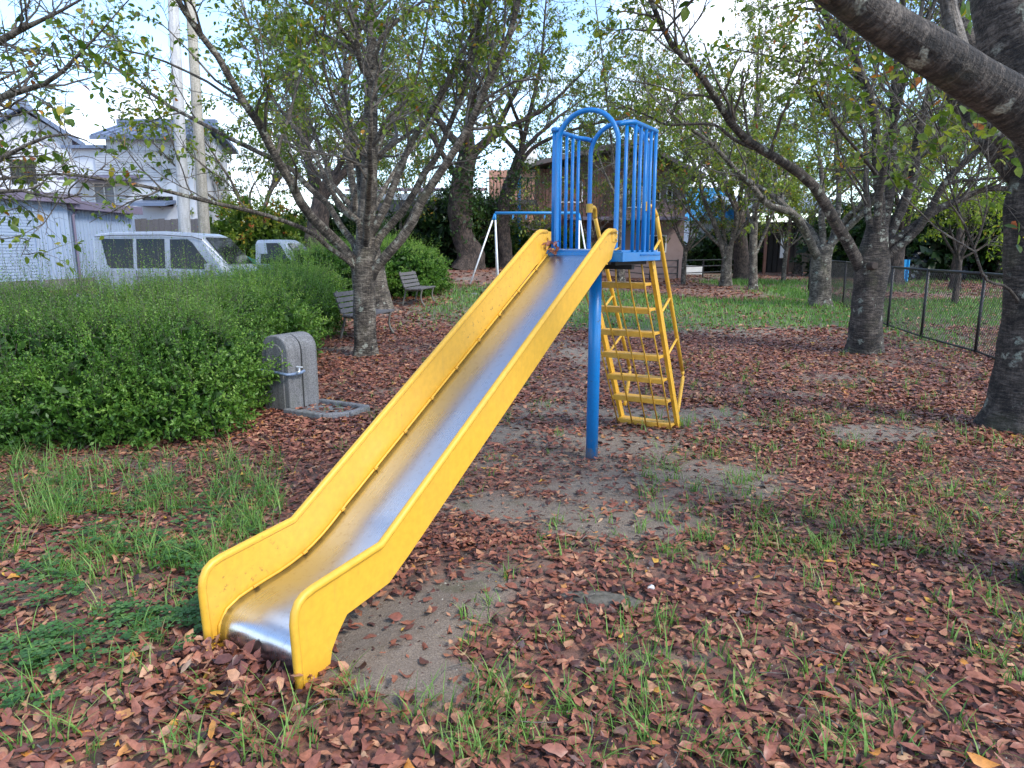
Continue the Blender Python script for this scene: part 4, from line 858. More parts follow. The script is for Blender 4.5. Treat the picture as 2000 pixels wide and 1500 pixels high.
tuft(150, outside(in_px(-60, 560, 895, 1040)), .18, 10); tuft(150, outside(in_px(-60, 520, 990, 1130)), .15, 8); tuft(60, outside(in_px(0, 420, 1120, 1500)), .12, 7)
tuft(330, outside(in_px(900, 2050, 1000, 1500)), .095, 5); tuft(36, outside(in_px(460, 960, 1330, 1500)), .13, 7); tuft(300, outside(in_px(1250, 2000, 820, 1100)), .11, 6)
tuft(120, outside(in_px(640, 1100, 700, 1000)), .10, 4); tuft(170, outside(in_px(1250, 1950, 690, 840)), .11, 6)
TX = np.repeat(tx, nb); TY = np.repeat(ty, nb); H_ = np.repeat(hh, nb); n = len(TX)
spread = .022; v1, f1 = blades(TX + r.normal(0, spread, n), TY + r.normal(0, spread, n), H_, (.0040 + .0022 * (r.random(n) < .3)) * (.5 + .9 * r.random(n)), r, 4, .85)
t1 = np.repeat(np.clip(r.normal(.5, .22, n), 0, 1), 4)
N = 90000; X = r.uniform(-4, 26, N); Y_ = r.uniform(9, 34, N) ; d = grass_density(X, Y_); k = r.random(N) < d; X, Y_ = X[k], Y_[k]
v2, f2 = blades(X, Y_, .09 + .006 * np.maximum(Y_ - 12, 0), .012 + .0008 * Y_, r, 1, .5); t2 = np.clip(r.normal(.45, .2, len(X)), 0, 1)
g1 = link('grass', npmesh('grass', v1, f1, True, face={'tint': t1}), M_grass); tag(g1, 'thin green grass tufts growing up through the brown leaves', 'grass', kind='stuff')
g2 = link('lawn', npmesh('lawn', v2, f2, True, face={'tint': t2}), M_grass); tag(g2, 'green grass of the far lawn and along the mesh fence', 'grass', kind='stuff')
cp = [gpt(r.uniform(-40, 400), r.uniform(1040, 1400)) for _ in range(1100)] + [gpt(r.uniform(230, 400), r.uniform(1080, 1240)) for _ in range(260)] + [gpt(r.uniform(-40, 110), r.uniform(1250, 1380)) for _ in range(160)]
cp += [gpt(r.uniform(-40, 560), r.uniform(940, 1060)) for _ in range(700)]
cp = np.array([q for q in cp if fbm(q[0], q[1], 5.0, 71, 3) > .47]); n = len(cp)
P = np.repeat(cp, 3, 0); a = np.repeat(r.random(n) * 6.28, 3) + np.tile([0, 2.09, 4.19], n); z = np.repeat(.03 + .045 * r.random(n), 3)
P[:, 2] = G(P[:, 0], P[:, 1]) + z; d = np.stack([np.cos(a), np.sin(a), np.full(len(a), .12)], 1)
CL = np.array([[0, 0, 0], [-.38, .45, .05], [-.33, .85, .02], [0, .93, -.05], [.33, .85, .02], [.38, .45, .05]])
v, f = scatter(CL, LEAF6F, P, frames(d, np.tile([0, 0, 1.0], (len(P), 1)) + .15 * r.normal(size=(len(P), 3))), np.repeat(.017 + .012 * r.random(n), 3))
cl = link('clover', npmesh('clover', v, f, True, face={'tint': np.repeat(np.repeat(np.clip(r.normal(.5, .2, n), 0, 1), 3), 2)}), M_clover)
tag(cl, 'low clover and weeds spreading left of the foot of the slide', 'ground cover', kind='stuff')
n = 700; X = r.uniform(-4, 6, n); Y_ = 1.4 + 7 * r.random(n) ** 1.4; a = r.random(n) * 6.28; L = .05 + .16 * r.random(n) ** 2
z = G(X, Y_) + .03; S = np.stack([np.stack([X, Y_, z], 1), np.stack([X + np.cos(a) * L / 2, Y_ + np.sin(a) * L / 2, z + .008], 1) + .004 * r.normal(size=(n, 3)), np.stack([X + np.cos(a + .3) * L, Y_ + np.sin(a + .3) * L, z - .004], 1)], 1)
v, f, l = tubes(S, np.tile([.0018, .0015, .0008], (n, 1)) * (1 + r.random((n, 1))), 4); tw = link('twigs', npmesh('twigs', v, f, True, point={'tuv': l}), M_twig); tag(tw, 'small dry twigs scattered among the leaves', 'twigs', kind='stuff')
# leaves caught at the top of the chute
q = sl(2.78, -.19, 1.52); n = 26; Pq = q + r.normal(0, 1, (n, 3)) * [.03, .03, .035] + [0, 0, .04]
v, f = scatter(VA[r.integers(24, size=n)], FA, Pq, frames(rand_dirs(n), rand_dirs(n)), .055 * (.7 + .5 * r.random(n)))
o = link('leaf_clump', npmesh('leaf_clump', v, f, True, face={'tint': np.repeat(.35 + .4 * r.random(n), len(FA))}), M_litter); tag(o, 'clump of dry brown leaves caught at the top left of the chute', 'leaves', kind='stuff')
# pebbles and grit on the sand
n = 5200; X = r.uniform(-3.2, 5, n); Y_ = 1.4 + 6.5 * r.random(n); O8 = np.array([[1, 0, 0], [0, 1, 0], [-1, 0, 0], [0, -1, 0], [0, 0, .8], [0, 0, -.5]]) ; F8 = np.array([[0, 1, 4, 4], [1, 2, 4, 4], [2, 3, 4, 4], [3, 0, 4, 4]])
O8 = np.array([[1, 0, 0], [.6, .8, 0], [-.5, .9, 0], [-1, 0, 0], [-.5, -.8, 0], [.6, -.7, 0], [.35, .1, .7], [-.3, .2, .75], [-.1, -.3, .65]]); F8 = np.array([[0, 1, 7, 6], [1, 2, 3, 7], [3, 4, 8, 7], [4, 5, 6, 8], [5, 0, 6, 6], [6, 7, 8, 8]])[:4]
a = r.random(n) * 6.28; v, f = scatter(O8, F8, np.stack([X, Y_, G(X, Y_)], 1), frames(np.stack([np.cos(a), np.sin(a), 0 * a], 1), np.tile([0, 0, 1.0], (n, 1))), .002 + .006 * r.random(n) ** 3)
o = link('pebbles', npmesh('pebbles', v, f, True), M_stone); tag(o, 'tiny pale pebbles scattered over the bare sand', 'pebbles', kind='stuff')
# flat stones
def rock(c, sx, sy, sz, rot, label, mat, seed):
    rr = np.random.default_rng(seed); nu, nvv = 18, 9; th = np.linspace(0, 2 * np.pi, nu, endpoint=False); ph = np.linspace(.02, np.pi / 2 + .25, nvv)
    rad = 1 + .16 * np.sin(th * 2 + seed) + .1 * np.sin(th * 5 + seed * 2) + .05 * rr.normal(size=nu)
    v = np.array([[math.cos(t) * math.sin(p) * rad[i_] * sx, math.sin(t) * math.sin(p) * rad[i_] * sy, (math.cos(p) ** .6 if p < np.pi / 2 else -.3) * sz + rr.normal() * .05 * sz] for p in ph for i_, t in enumerate(th)])
    i = np.arange(nu * nvv).reshape(nvv, nu); a = i[:-1]; b = i[1:]; f = np.stack([a, b, np.roll(b, -1, 1), np.roll(a, -1, 1)], -1).reshape(-1, 4)
    v = v @ np.array(Matrix.Rotation(rot, 3, 'Z')).T + c; o = link('stone', npmesh('stone', v, f, True), mat); tag(o, label, 'stone'); return o
rock(gpt(1175, 1172), .17, .07, .022, -.12, 'flat mossy grey stone half buried in leaves right of the slide', concretemat('mossy_stone', (.06, .055, .045), (.15, .135, .11), 40), 3)
rock(gpt(1269, 1148), .022, .018, .016, .3, 'small pale blue-grey pebble on the leaves behind the mossy stone', M_white, 4)
rock(gpt(925, 575) + [0, 0, 0], .1, .08, .04, 0, 'small grey stone at the edge of the grass near the swing', M_conc, 6)

# ------------------------------------------------------------------ drinking fountain
g = gpt(572, 795); g[2] = 0.0; rz = R(-27)
Fo = empty('drinking_fountain', g, rz, 'weathered concrete drinking fountain with rounded top and a thin tap pipe', 'fountain')
def arch(w, h, x0, x1, rr=None):
    rr = rr or w / 2; pts = [(-w / 2, 0)] + [(-w / 2 + rr - rr * math.cos(a), h - rr + rr * math.sin(a)) for a in np.linspace(0, math.pi / 2, 9)] + [(w / 2 - rr + rr * math.sin(a), h - rr + rr * math.cos(a)) for a in np.linspace(0, math.pi / 2, 9)] + [(w / 2, 0)]
    return pts
def archslab(w, h, y0, y1, rr, mat, name, par, z0=0.0, bev=.012):
    e = MB(); pts = arch(w, h, 0, 0, rr); e.slab([(x, y0, z + z0) for x, z in pts], (0, y1 - y0, 0)); return e.build(name, mat, par, keep=False, bevel=bev)
archslab(.34, .74, -.20, -.02, .155, M_conc, 'front_block', Fo); archslab(.34, .74, -.005, .20, .155, M_conc, 'rear_block', Fo); archslab(.325, .73, -.03, .0, .15, M_dark, 'joint', Fo, bev=0)
archslab(.22, .64, -.208, -.19, .10, M_conc, 'front_panel', Fo, .02)
e = MB(); e.tube([(-.18, -.235, .40), (.0, -.235, .395), (.13, -.235, .385), (.19, -.22, .38), (.215, -.10, .38), (.22, -.04, .395)], .014, 10, smooth=24); pp = e.build('pipe', paint('grey_blue_pipe', (.16, .22, .33), .4), Fo, smooth=True, keep=False)
e = MB(); e.tube([(.215, -.10, .385), (.215, -.10, .435)], .008, 8); e.box((.215, -.10, .44), (.075, .014, .009)); e.build('tap_handle', M_white, pp, keep=False)
e = MB(); e.tube([(.205, -.13, .385), (.275, -.17, .41)], [.011, .008], 8); e.build('spout', M_white, pp, keep=False)
e = MB()
for a, b in (((.16, -.26), (.62, -.26)), ((.62, -.26), (.80, -.10)), ((.80, -.10), (.78, .20)), ((.78, .20), (.16, .22))): e.bar((*a, .03), (*b, .03), .06, .06)
e.build('basin_kerb', M_conc, Fo, keep=False, bevel=.012)
e = MB(); e.box((.46, -.02, .012), (.60, .42, .02)); e.build('basin', M_conc, Fo, keep=False)

# ------------------------------------------------------------------ benches
def bench(loc, rz, label, L=1.25):
    o = empty('park_bench', loc, rz, label, 'bench', 'benches along the hedge')
    for k in range(5):
        e = MB(); e.bar((.04 + k * .088, -L / 2, .43 - .006 * k * (4 - k) / 3), (.04 + k * .088, L / 2, .43 - .006 * k * (4 - k) / 3), .070, .035); e.build('seat_slat', M_wood, o, keep=False, bevel=.005)
    for k in range(4):
        x, z = -.02 - k * .032, .50 + k * .093; e = MB(); e.bar((x, -L / 2, z), (x, L / 2, z), .078, .028, up=(1, 0, .33)); e.build('back_slat', M_wood, o, keep=False, bevel=.005)
    for y in (-L / 2 + .14, L / 2 - .14):
        e = MB(); e.tube([(-.155, y, .84), (-.10, y, .66), (-.03, y, .47), (-.02, y, .36), (-.06, y, .20), (-.12, y, 0)], [.018, .02, .024, .024, .022, .026], 8, smooth=16)
        e.tube([(-.02, y, .40), (.12, y, .385), (.28, y, .39), (.42, y, .40)], .02, 8, smooth=10); e.tube([(.40, y, .40), (.37, y, .26), (.38, y, .14), (.46, y, 0)], [.022, .02, .02, .026], 8, smooth=12); e.build('leg_frame', M_iron, o, keep=False, smooth=True)
    return o
p1 = gpt(718, 662); bench((p1[0] - .22, p1[1] + .35, float(G(p1[0], p1[1]))), R(-14), 'dark slatted park bench half hidden behind the big left cherry trunk')
p2 = gpt(812, 597); bench((p2[0] - .12, p2[1] + .35, float(G(p2[0], p2[1]))), R(-10), 'smaller-looking slatted park bench farther back against the round bush')

# ------------------------------------------------------------------ swing frame
p = gpt(920, 556); YS = p[1] + .6; a0 = pt(967, 416, YS); b0 = pt(1131, 416, YS); gz = float(G(0, YS))
S = empty('swing_frame', (a0[0], YS, gz), 0, 'swing frame with blue top bar and white legs, without seats', 'swing')
M_lblue = paint('faded_blue_paint', (.02, .22, .52), .45); e = MB(); e.tube([a0, b0], .045, 12); e.build('top_bar', M_lblue, S, smooth=True)
for c, sx in ((a0, -1), (b0, 1)):
    for dx, dy in ((-.80, -.55), (.02, .9), (.12, -1.0)):
        if sx > 0: dx = -dx * .5
        q = np.array([c[0] + dx, YS + dy, 0]); q[2] = float(G(q[0], q[1])) - .03; e = MB(); e.tube([c + [0, 0, -.02], c + (q - c) * .1], .032, 10); e.build('joint_sleeve', M_lblue, S, smooth=True)
        e = MB(); e.tube([c + (q - c) * .1, q], .026, 10); e.build('leg', M_white, S, smooth=True)
for x in (1002, 1028, 1064, 1090):
    c = pt(x, 418, YS); e = MB(); e.box(c + [0, 0, -.07], (.05, .02, .09)); e.tube([c + [-.03, 0, -.13], c + [0, 0, -.17], c + [.03, 0, -.13], c + [0, 0, -.09], c + [-.03, 0, -.13]], .009, 6); e.build('chain_hanger', M_lblue, S)

# ------------------------------------------------------------------ mesh fence on the right
fl = [(6.15, 6.6), (6.45, 8.3), (6.97, 10.3), (7.2, 12.1), (7.57, 13.9), (8.25, 16.2), (9.25, 19.4), (10.2, 22.8), (11.2, 26.3)]
Fe = empty('mesh_fence', (6.97, 10.3, 0), 0, 'black chain-link fence with posts along the right side of the park', 'fence')
for i_, (x, y) in enumerate(fl):
    e = MB(); z = float(G(x, y)); rr = .034 if i_ in (0, len(fl) - 1) else .024; e.tube([(x, y, z - .1), (x, y, z + 1.2)], rr, 10); e.build('post', M_black, Fe, smooth=True)
wv, wf, wl_ = [], [], []
for (a, b) in zip(fl[:-1], fl[1:]):
    A = np.array([*a, float(G(*a))]); B = np.array([*b, float(G(*b))])
    for zz, nm, rr in ((1.19, 'top_rail', .022), (.04, 'bottom_rail', .016)):
        e = MB(); e.tube([A + [0, 0, zz], B + [0, 0, zz]], rr, 8); e.build(nm, M_black, Fe, smooth=True)
    L = np.linalg.norm(B - A); n = int((L + 1.15) / .072); D = (B - A) / L
    for sgn in (1, -1):
        s0 = np.arange(n) * .072 - (1.15 if sgn > 0 else 0); s1 = s0 + sgn * 1.15; z0, z1 = np.full(n, .04), np.full(n, 1.19)
        def clip(sa, za, sb, zb):
            t0 = np.clip((0 - sa) / (sb - sa), 0, 1) if sgn > 0 else np.clip((L - sa) / (sb - sa), 0, 1)
            t1 = np.clip((L - sa) / (sb - sa), 0, 1) if sgn > 0 else np.clip((0 - sa) / (sb - sa), 0, 1)
            return t0, t1
        t0, t1 = clip(s0, z0, s1, z1); ok = (t1 - t0) > .01
        sA = s0 + (s1 - s0) * t0; sB = s0 + (s1 - s0) * t1; zA = .04 + 1.15 * t0; zB = .04 + 1.15 * t1
        PA = A[None] + D[None] * sA[:, None] + np.stack([0 * sA, 0 * sA, zA], 1); PB = A[None] + D[None] * sB[:, None] + np.stack([0 * sA, 0 * sA, zB], 1)
        wv.append(np.stack([PA, PB], 1)[ok])
W = np.concatenate(wv); v, f, l = tubes(W, np.full((len(W), 2), .0030), 3); o = link('chain_link_mesh', npmesh('chain_link_mesh', v, f, True), M_black, Fe); o['kind'] = 'stuff'

# ------------------------------------------------------------------ low black railing along the back
bl = [(-6.5, 30.5), (-3.5, 31), (0, 31.8), (3.5, 33), (7, 35.5), (10.5, 38.5), (14, 42)]
Ra = empty('railing', (0, 31.8, .75), 0, 'low dark three-bar railing along the back of the park', 'fence')
for (a, b) in zip(bl[:-1], bl[1:]):
    A = np.array([*a, float(G(*a))]); B = np.array([*b, float(G(*b))])
    for z in (.28, .62, .95):
        e = MB(); e.tube([A + [0, 0, z], B + [0, 0, z]], .03, 6); e.build('rail', M_black, Ra)
    for t in (0, .5):
        c = A + (B - A) * t; e = MB(); e.tube([c + [0, 0, -.1], c + [0, 0, 1.0]], .04, 6); e.build('post', M_black, Ra)

# ------------------------------------------------------------------ vehicles
def loft(st, name, mat, parent, bevel=.03):
    """st: stations (x, zb, zbelt, ztop, w_low, w_top)"""
    e = MB(); n = 8
    for x, zb, zm, zt, wl2, wt in st:
        e.v += [(x, -wl2, zb), (x, -wl2, zm), (x, -wt, zt - (zt - zm) * .12), (x, -wt * .86, zt), (x, wt * .86, zt), (x, wt, zt - (zt - zm) * .12), (x, wl2, zm), (x, wl2, zb)]
    for k in range(len(st) - 1):
        for j in range(n):
            j2 = (j + 1) % n; e.f.append((k * n + j, k * n + j2, (k + 1) * n + j2, (k + 1) * n + j))
    e.f.append(tuple(range(n))[::-1]); e.f.append(tuple((len(st) - 1) * n + j for j in range(n)))
    return e.build(name, mat, parent, keep=False, bevel=bevel, smooth=False)
def wheel(par, x, y, rr=.28):
    e = MB(); e.tube([(x, y - .08, rr), (x, y + .08, rr)], rr, 20); w = e.build('wheel', M_rubber, par, keep=False)
    e = MB(); sy = -1 if y < 0 else 1; e.tube([(x, y + sy * .06, rr), (x, y + sy * .088, rr)], rr * .62, 14); e.build('rim', M_silver, w, keep=False)
def window(par, pts, off=(0, -.006, 0), name='window', mat=None):
    e = MB(); e.slab(pts, off); return e.build(name, mat or M_glass, par, keep=False)
VX, VY = pt(183, 520, 15.1)[0], 15.1
van = empty('parked_van', (VX, VY + .74, 0), R(-3), 'silver compact minivan parked behind the hedge in front of the blue shed', 'van')
loft([(0.0, .35, 1.05, 1.80, .70, .60), (.06, .28, 1.08, 1.87, .735, .65), (.5, .25, 1.08, 1.91, .74, .66), (1.6, .25, 1.08, 1.92, .74, .66), (2.25, .25, 1.07, 1.88, .74, .65), (2.42, .25, 1.06, 1.83, .74, .63), (2.98, .25, 1.00, 1.18, .735, .62), (3.25, .25, .86, 1.02, .71, .58), (3.39, .32, .70, .84, .62, .5)], 'body', M_silver, van, .035)
def vs_pt(x, z, zb=1.08, zt=1.90, wl2=.74, wt=.66):
    k = np.clip((z - zb) / ((zt - zb) * .88), 0, 1); return (x, -(wl2 + (wt - wl2) * k) - .004, z)
def sidewin(par, pts, **k):
    e = MB(); e.slab([vs_pt(x, z, **k) for x, z in pts], (0, .012, .002)); return e.build('window', M_glass, par, keep=False)
sidewin(van, [(.22, 1.76), (.34, 1.22), (.42, 1.14), (.92, 1.14), (.92, 1.76)])
sidewin(van, [(1.00, 1.76), (1.00, 1.14), (1.62, 1.14), (1.62, 1.76)])
sidewin(van, [(1.74, 1.75), (1.74, 1.14), (2.62, 1.12), (2.60, 1.17), (2.22, 1.68), (2.12, 1.75)])
e = MB(); e.slab([(2.475, -.56, 1.78), (2.475, .56, 1.78), (2.955, .60, 1.22), (2.955, -.60, 1.22)], (.016, 0, .014)); e.build('windscreen', M_glass, van, keep=False)
e = MB(); e.bar((.25, -.745, .78), (3.0, -.745, .78), .012, .022); e.build('side_trim', paint('grey_trim', (.2, .2, .22), .5), van, keep=False)
e = MB(); e.tube([(.10, -.690, 1.80), (.5, -.690, 1.835), (1.6, -.690, 1.84), (2.25, -.685, 1.80), (2.45, -.67, 1.74)], .009, 6); e.build('roof_gutter', M_dark, van, keep=False)
e = MB(); e.box((2.60, -.83, 1.16), (.10, .15, .17)); e.build('wing_mirror', M_silver, van, keep=False, bevel=.025)
e = MB(); e.slab([(3.00, -.742, .98), (3.30, -.70, .84), (3.30, -.70, .72), (3.05, -.742, .78)], (.02, -.012, 0)); e.build('headlight', glassmat('lamp_glass', (.45, .48, .52)), van, keep=False)
for x in (.98, 1.68): e = MB(); e.bar((x, -.746, .35), (x, -.743, 1.10), .008, .008); e.build('door_gap', M_dark, van, keep=False)
for x in (1.1, 1.8): e = MB(); e.box((x, -.752, .98), (.14, .02, .03)); e.build('door_handle', M_silver, van, keep=False)
for x in (.55, 2.75):
    for y in (-.66, .66): wheel(van, x, y)
TXc, TYc = pt(505, 520, 18.6)[0], 18.6
trk = empty('parked_truck', (TXc - 1.9, TYc + .7, 0), R(-3), 'white mini truck with a tarped load, only its cab showing over the hedge', 'truck')
loft([(1.90, .35, 1.10, 1.74, .70, .62), (1.95, .3, 1.10, 1.78, .71, .63), (2.55, .3, 1.10, 1.79, .71, .62), (2.70, .3, 1.08, 1.72, .71, .60), (3.15, .3, 1.0, 1.12, .70, .58), (3.32, .35, .78, .92, .66, .5)], 'cab', M_cab, trk, .03)
sidewin(trk, [(2.04, 1.70), (2.04, 1.17), (2.86, 1.13), (2.84, 1.18), (2.58, 1.64), (2.48, 1.70)], zb=1.10, zt=1.80, wl2=.71, wt=.62)
e = MB(); e.slab([(2.735, -.54, 1.68), (2.735, .54, 1.68), (3.135, .57, 1.15), (3.135, -.57, 1.15)], (.016, 0, .014)); e.build('windscreen', M_glass, trk, keep=False)
e = MB(); e.box((.95, 0, .60), (1.85, 1.40, .08)); e.box((.95, -.70, .78), (1.85, .03, .30)); e.box((.95, .70, .78), (1.85, .03, .30)); e.build('cargo_bed', M_cab, trk, keep=False)
for x in (.5, 2.75):
    for y in (-.6, .6): wheel(trk, x, y, .26)
def mound(parent, c, sx, sy, sz, mat, name, seed, keep=False):
    rr = np.random.default_rng(seed); nu, nvv = 20, 10; v = []
    for p_ in np.linspace(.02, np.pi / 2, nvv):
        for t_ in np.linspace(0, 2 * np.pi, nu, endpoint=False):
            k = 1 + .10 * math.sin(3 * t_ + seed) + .06 * math.sin(7 * t_ + p_ * 4) + .03 * rr.normal(); v.append((c[0] + math.cos(t_) * math.sin(p_) ** .6 * sx * k, c[1] + math.sin(t_) * math.sin(p_) ** .6 * sy * k, c[2] + math.cos(p_) * sz * k))
    i = np.arange(nu * nvv).reshape(nvv, nu); a = i[:-1]; b = i[1:]; f = np.stack([a, b, np.roll(b, -1, 1), np.roll(a, -1, 1)], -1).reshape(-1, 4)
    return link(name, npmesh(name, np.array(v), f, True), mat, parent, keep=keep)
M_tarpg = paint('green_tarpaulin', (.02, .19, .15), .6); M_tarpy = paint('yellow_sack_cloth', (.62, .55, .22), .7)
q = Vector((TXc - 1.0, TYc + .75, .66))
o = mound(None, q, .85, .6, .55, M_tarpy, 'sack_load', 3); tag(o, 'pile of pale yellow sacks loaded behind the white cab', 'sacks')
o = mound(None, q + Vector((.1, .05, .30)), .62, .5, .36, M_tarpg, 'tarpaulin', 5); tag(o, 'green tarpaulin thrown over the yellow sacks', 'tarpaulin')

# ------------------------------------------------------------------ buildings on the left
M_shed = paint('blue_grey_sheet_metal', (.29, .37, .50), .5, 0, .15); M_fascia = paint('dull_purple_fascia', (.15, .13, .19), .6); M_plaster = paint('white_plaster', (.55, .58, .64), .8, 0, .2, (.4, .4, .42)); M_tile = paint('blue_grey_roof_tile', (.12, .16, .25), .45, 0, .3); M_siding = paint('grey_siding', (.42, .45, .50), .7)
def shed(a_px, b_px, YA_, YB_, ztop, label, shutter=None, roof_h=.32):
    A = pt(a_px, 500, YA_); B = pt(b_px, 500, YB_); A[2] = B[2] = 0; D = (B - A) / np.linalg.norm(B - A); L = np.linalg.norm(B - A); Nn = np.array([-D[1], D[0], 0]) ;
    if Nn[0] > 0: Nn = -Nn
    o = empty('shed', A, 0, label, 'shed'); zb = .42
    e = MB(); e.slab([A, B, B + [0, 0, zb], A + [0, 0, zb]], Nn * 4); e.build('foundation', M_conc, o)
    e = MB(); e.slab([A + [0, 0, zb], B + [0, 0, zb], B + [0, 0, ztop], A + [0, 0, ztop]], Nn * 4 + D * 0); wl3 = e.build('wall', M_shed, o)
    s0 = 0 if shutter is None else shutter
    n = int((L - s0) / .20)
    for k in range(n):
        c = A + D * (s0 + .1 + k * (L - s0 - .1) / n) - Nn * .010; e = MB(); e.bar(c + [0, 0, zb], c + [0, 0, ztop - .01], .05, .018, up=D); e.build('wall_rib', M_shed, o)
    if shutter:
        for k in range(24):
            z = zb + .04 + k * (ztop - zb - .25) / 24; e = MB(); e.bar(A + [0, 0, z] - Nn * .012, A + D * (s0 - .25) + [0, 0, z] - Nn * .012, .022, .085); e.build('shutter_slat', M_shed, o)
        c = A + D * (s0 - .18) - Nn * .02; e = MB(); e.bar(c + [0, 0, 0], c + [0, 0, ztop], .12, .05, up=D); e.build('shutter_post', M_shed, o)
    R0_ = A - Nn * .35 - D * .1; R1_ = B - Nn * .35 + D * .35
    e = MB(); e.slab([R0_ + [0, 0, ztop], R1_ + [0, 0, ztop], R1_ + [0, 0, ztop + roof_h], R0_ + [0, 0, ztop + roof_h]], Nn * 4.8); e.build('roof', M_fascia, o)
    return o, A, B, D, Nn
shed(-60, 142, 23.5, 27.2, 3.25, 'taller pale blue corrugated shed with a roller shutter at the left edge', shutter=2.6)
sh2, A, B, D, Nn = shed(146, 264, 27.4, 31.5, 3.05, 'lower pale blue corrugated shed behind the minivan roof')
e = MB(); c = A - Nn * .12; e.tube([c + [0, 0, 0], c + [0, 0, 2.8], c + D * .25 + [0, 0, 3.02]], .05, 8); e.build('downpipe', M_fascia, sh2)
# white storehouse with tiled gable
def house(name, label, x0, x1, y0, y1, zw, ridge, wallm, roofm, axis='x', over=.5, base=0.0, group=None):
    o = empty(name, ((x0 + x1) / 2, y0, base), 0, label, 'house', group)
    e = MB(); e.box(((x0 + x1) / 2, (y0 + y1) / 2, (zw + base) / 2), (x1 - x0, y1 - y0, zw - base))
    if axis == 'y':      # ridge runs away from the camera: gable faces it
        xm = (x0 + x1) / 2; e.slab([(x0, y0, zw), (x1, y0, zw), (xm, y0, ridge - .15)], (0, y1 - y0, 0))
        wl4 = e.build('wall', wallm, o)
        for sx in (-1, 1):
            xe = xm + sx * ((x1 - x0) / 2 + over); sl_ = (ridge - zw) / ((x1 - x0) / 2); ze = zw - over * sl_
            e = MB(); e.slab([(xm, y0 - over, ridge), (xe, y0 - over, ze), (xe, y0 - over, ze + .18), (xm, y0 - over, ridge + .18)], (0, y1 - y0 + 2 * over, 0)); rf = e.build('roof', roofm, o)
            L = y1 - y0 + 2 * over; n = int(L / .45)
            for k in range(min(n, 26)):
                yy = y0 - over + .15 + k * L / n; e = MB(); e.bar((xm, yy, ridge + .20), (xe, yy, ze + .20), .14, .09, up=(0, 0, 1)); e.build('tile_row', roofm, rf, keep=False)
        e = MB(); e.bar((xm, y0 - over - .05, ridge + .3), (xm, y1 + over, ridge + .3), .32, .3); e.build('ridge_cap', roofm, o)
    else:
        ym = (y0 + y1) / 2; e.slab([(x0, y0, zw), (x0, y1, zw), (x0, ym, ridge - .15)], (x1 - x0, 0, 0)); wl4 = e.build('wall', wallm, o)
        for sy in (-1, 1):
            ye = ym + sy * ((y1 - y0) / 2 + over); sl_ = (ridge - zw) / ((y1 - y0) / 2); ze = zw - over * sl_
            e = MB(); e.slab([(x0 - over, ym, ridge), (x0 - over, ye, ze), (x0 - over, ye, ze + .18), (x0 - over, ym, ridge + .18)], (x1 - x0 + 2 * over, 0, 0)); rf = e.build('roof', roofm, o)
            if sy < 0:
                L = x1 - x0 + 2 * over; n = int(L / .45)
                for k in range(min(n, 40)):
                    xx = x0 - over + .15 + k * L / n; e = MB(); e.bar((xx, ym, ridge + .20), (xx, ye, ze + .20), .14, .09); e.build('tile_row', roofm, rf, keep=False)
        e = MB(); e.bar((x0 - over, ym, ridge + .3), (x1 + over, ym, ridge + .3), .32, .3); e.build('ridge_cap', roofm, o)
    return o
def win(par, x0, x1, z0, z1, y, grid=0, frame=None, shade=None):
    e = MB(); fr = frame or M_dark; w = .06
    for c, d_ in ((((x0 + x1) / 2, y - .03, z0), (x1 - x0 + w, .08, w)), (((x0 + x1) / 2, y - .03, z1), (x1 - x0 + w, .08, w)), ((x0, y - .03, (z0 + z1) / 2), (w, .08, z1 - z0 - w)), ((x1, y - .03, (z0 + z1) / 2), (w, .08, z1 - z0 - w))): e.box(c, d_)
    for k in range(1, grid + 1): e.box((x0 + (x1 - x0) * k / (grid + 1), y - .035, (z0 + z1) / 2), (.05, .06, z1 - z0 - w))
    f_ = e.build('window', fr, par); e = MB(); e.box(((x0 + x1) / 2, y - .012, (z0 + z1) / 2), (x1 - x0 - .02, .012, z1 - z0 - .02)); e.build('pane', shade or M_glass, f_, keep=False); return f_
def X_(px, Y): return pt(px, 480, Y)[0]
def Z_(py, Y): return pt(1000, py, Y)[2]
# the gabled storehouse
Yh = 38.0; h1 = house('storehouse', 'white plastered storehouse with a blue-grey tiled gable at the far left', X_(8, Yh), X_(152, Yh), Yh, Yh + 9, Z_(268, Yh), Z_(212, Yh), M_plaster, M_tile, 'y', .6)
win(h1, X_(48, Yh), X_(86, Yh), Z_(358, Yh), Z_(314, Yh), Yh, 6)
xm = (X_(8, Yh) + X_(152, Yh)) / 2
for k_, dz in ((0.82, .45), (.62, 1.0)):
    hw = (X_(152, Yh) - X_(8, Yh)) / 2 * k_; zr = Z_(212, Yh) - dz; zl = zr - (Z_(212, Yh) - Z_(268, Yh)) * k_
    for sx in (-1, 1): e = MB(); e.bar((xm, Yh - .06, zr), (xm + sx * hw, Yh - .06, zl), .08, .14); e.build('gable_moulding', M_siding, h1)
h1.rotation_euler = (0, 0, R(27))
h1b = house('house', 'white wing with a long tiled roof running off the left edge', X_(-140, Yh + 1), X_(14, Yh + 1), Yh + 1.2, Yh + 6, Z_(262, Yh), Z_(212, Yh), M_plaster, M_tile, 'x', .5)
e = MB(); c = np.array([X_(57, Yh + 2), Yh + 2, 0]); e.tube([c + [0, 0, Z_(215, Yh)], c + [0, 0, Z_(160, Yh)]], .05, 6); e.bar(c + [-.9, 0, Z_(178, Yh)], c + [.5, 0, Z_(176, Yh)], .04, .04)
for k in range(5): e.bar(c + [-.8 + k * .28, -.35, Z_(177, Yh)], c + [-.8 + k * .28, .35, Z_(177, Yh)], .03, .03)
tag(e.build('television_aerial', M_white), 'thin television aerial above the storehouse roof', 'aerial')
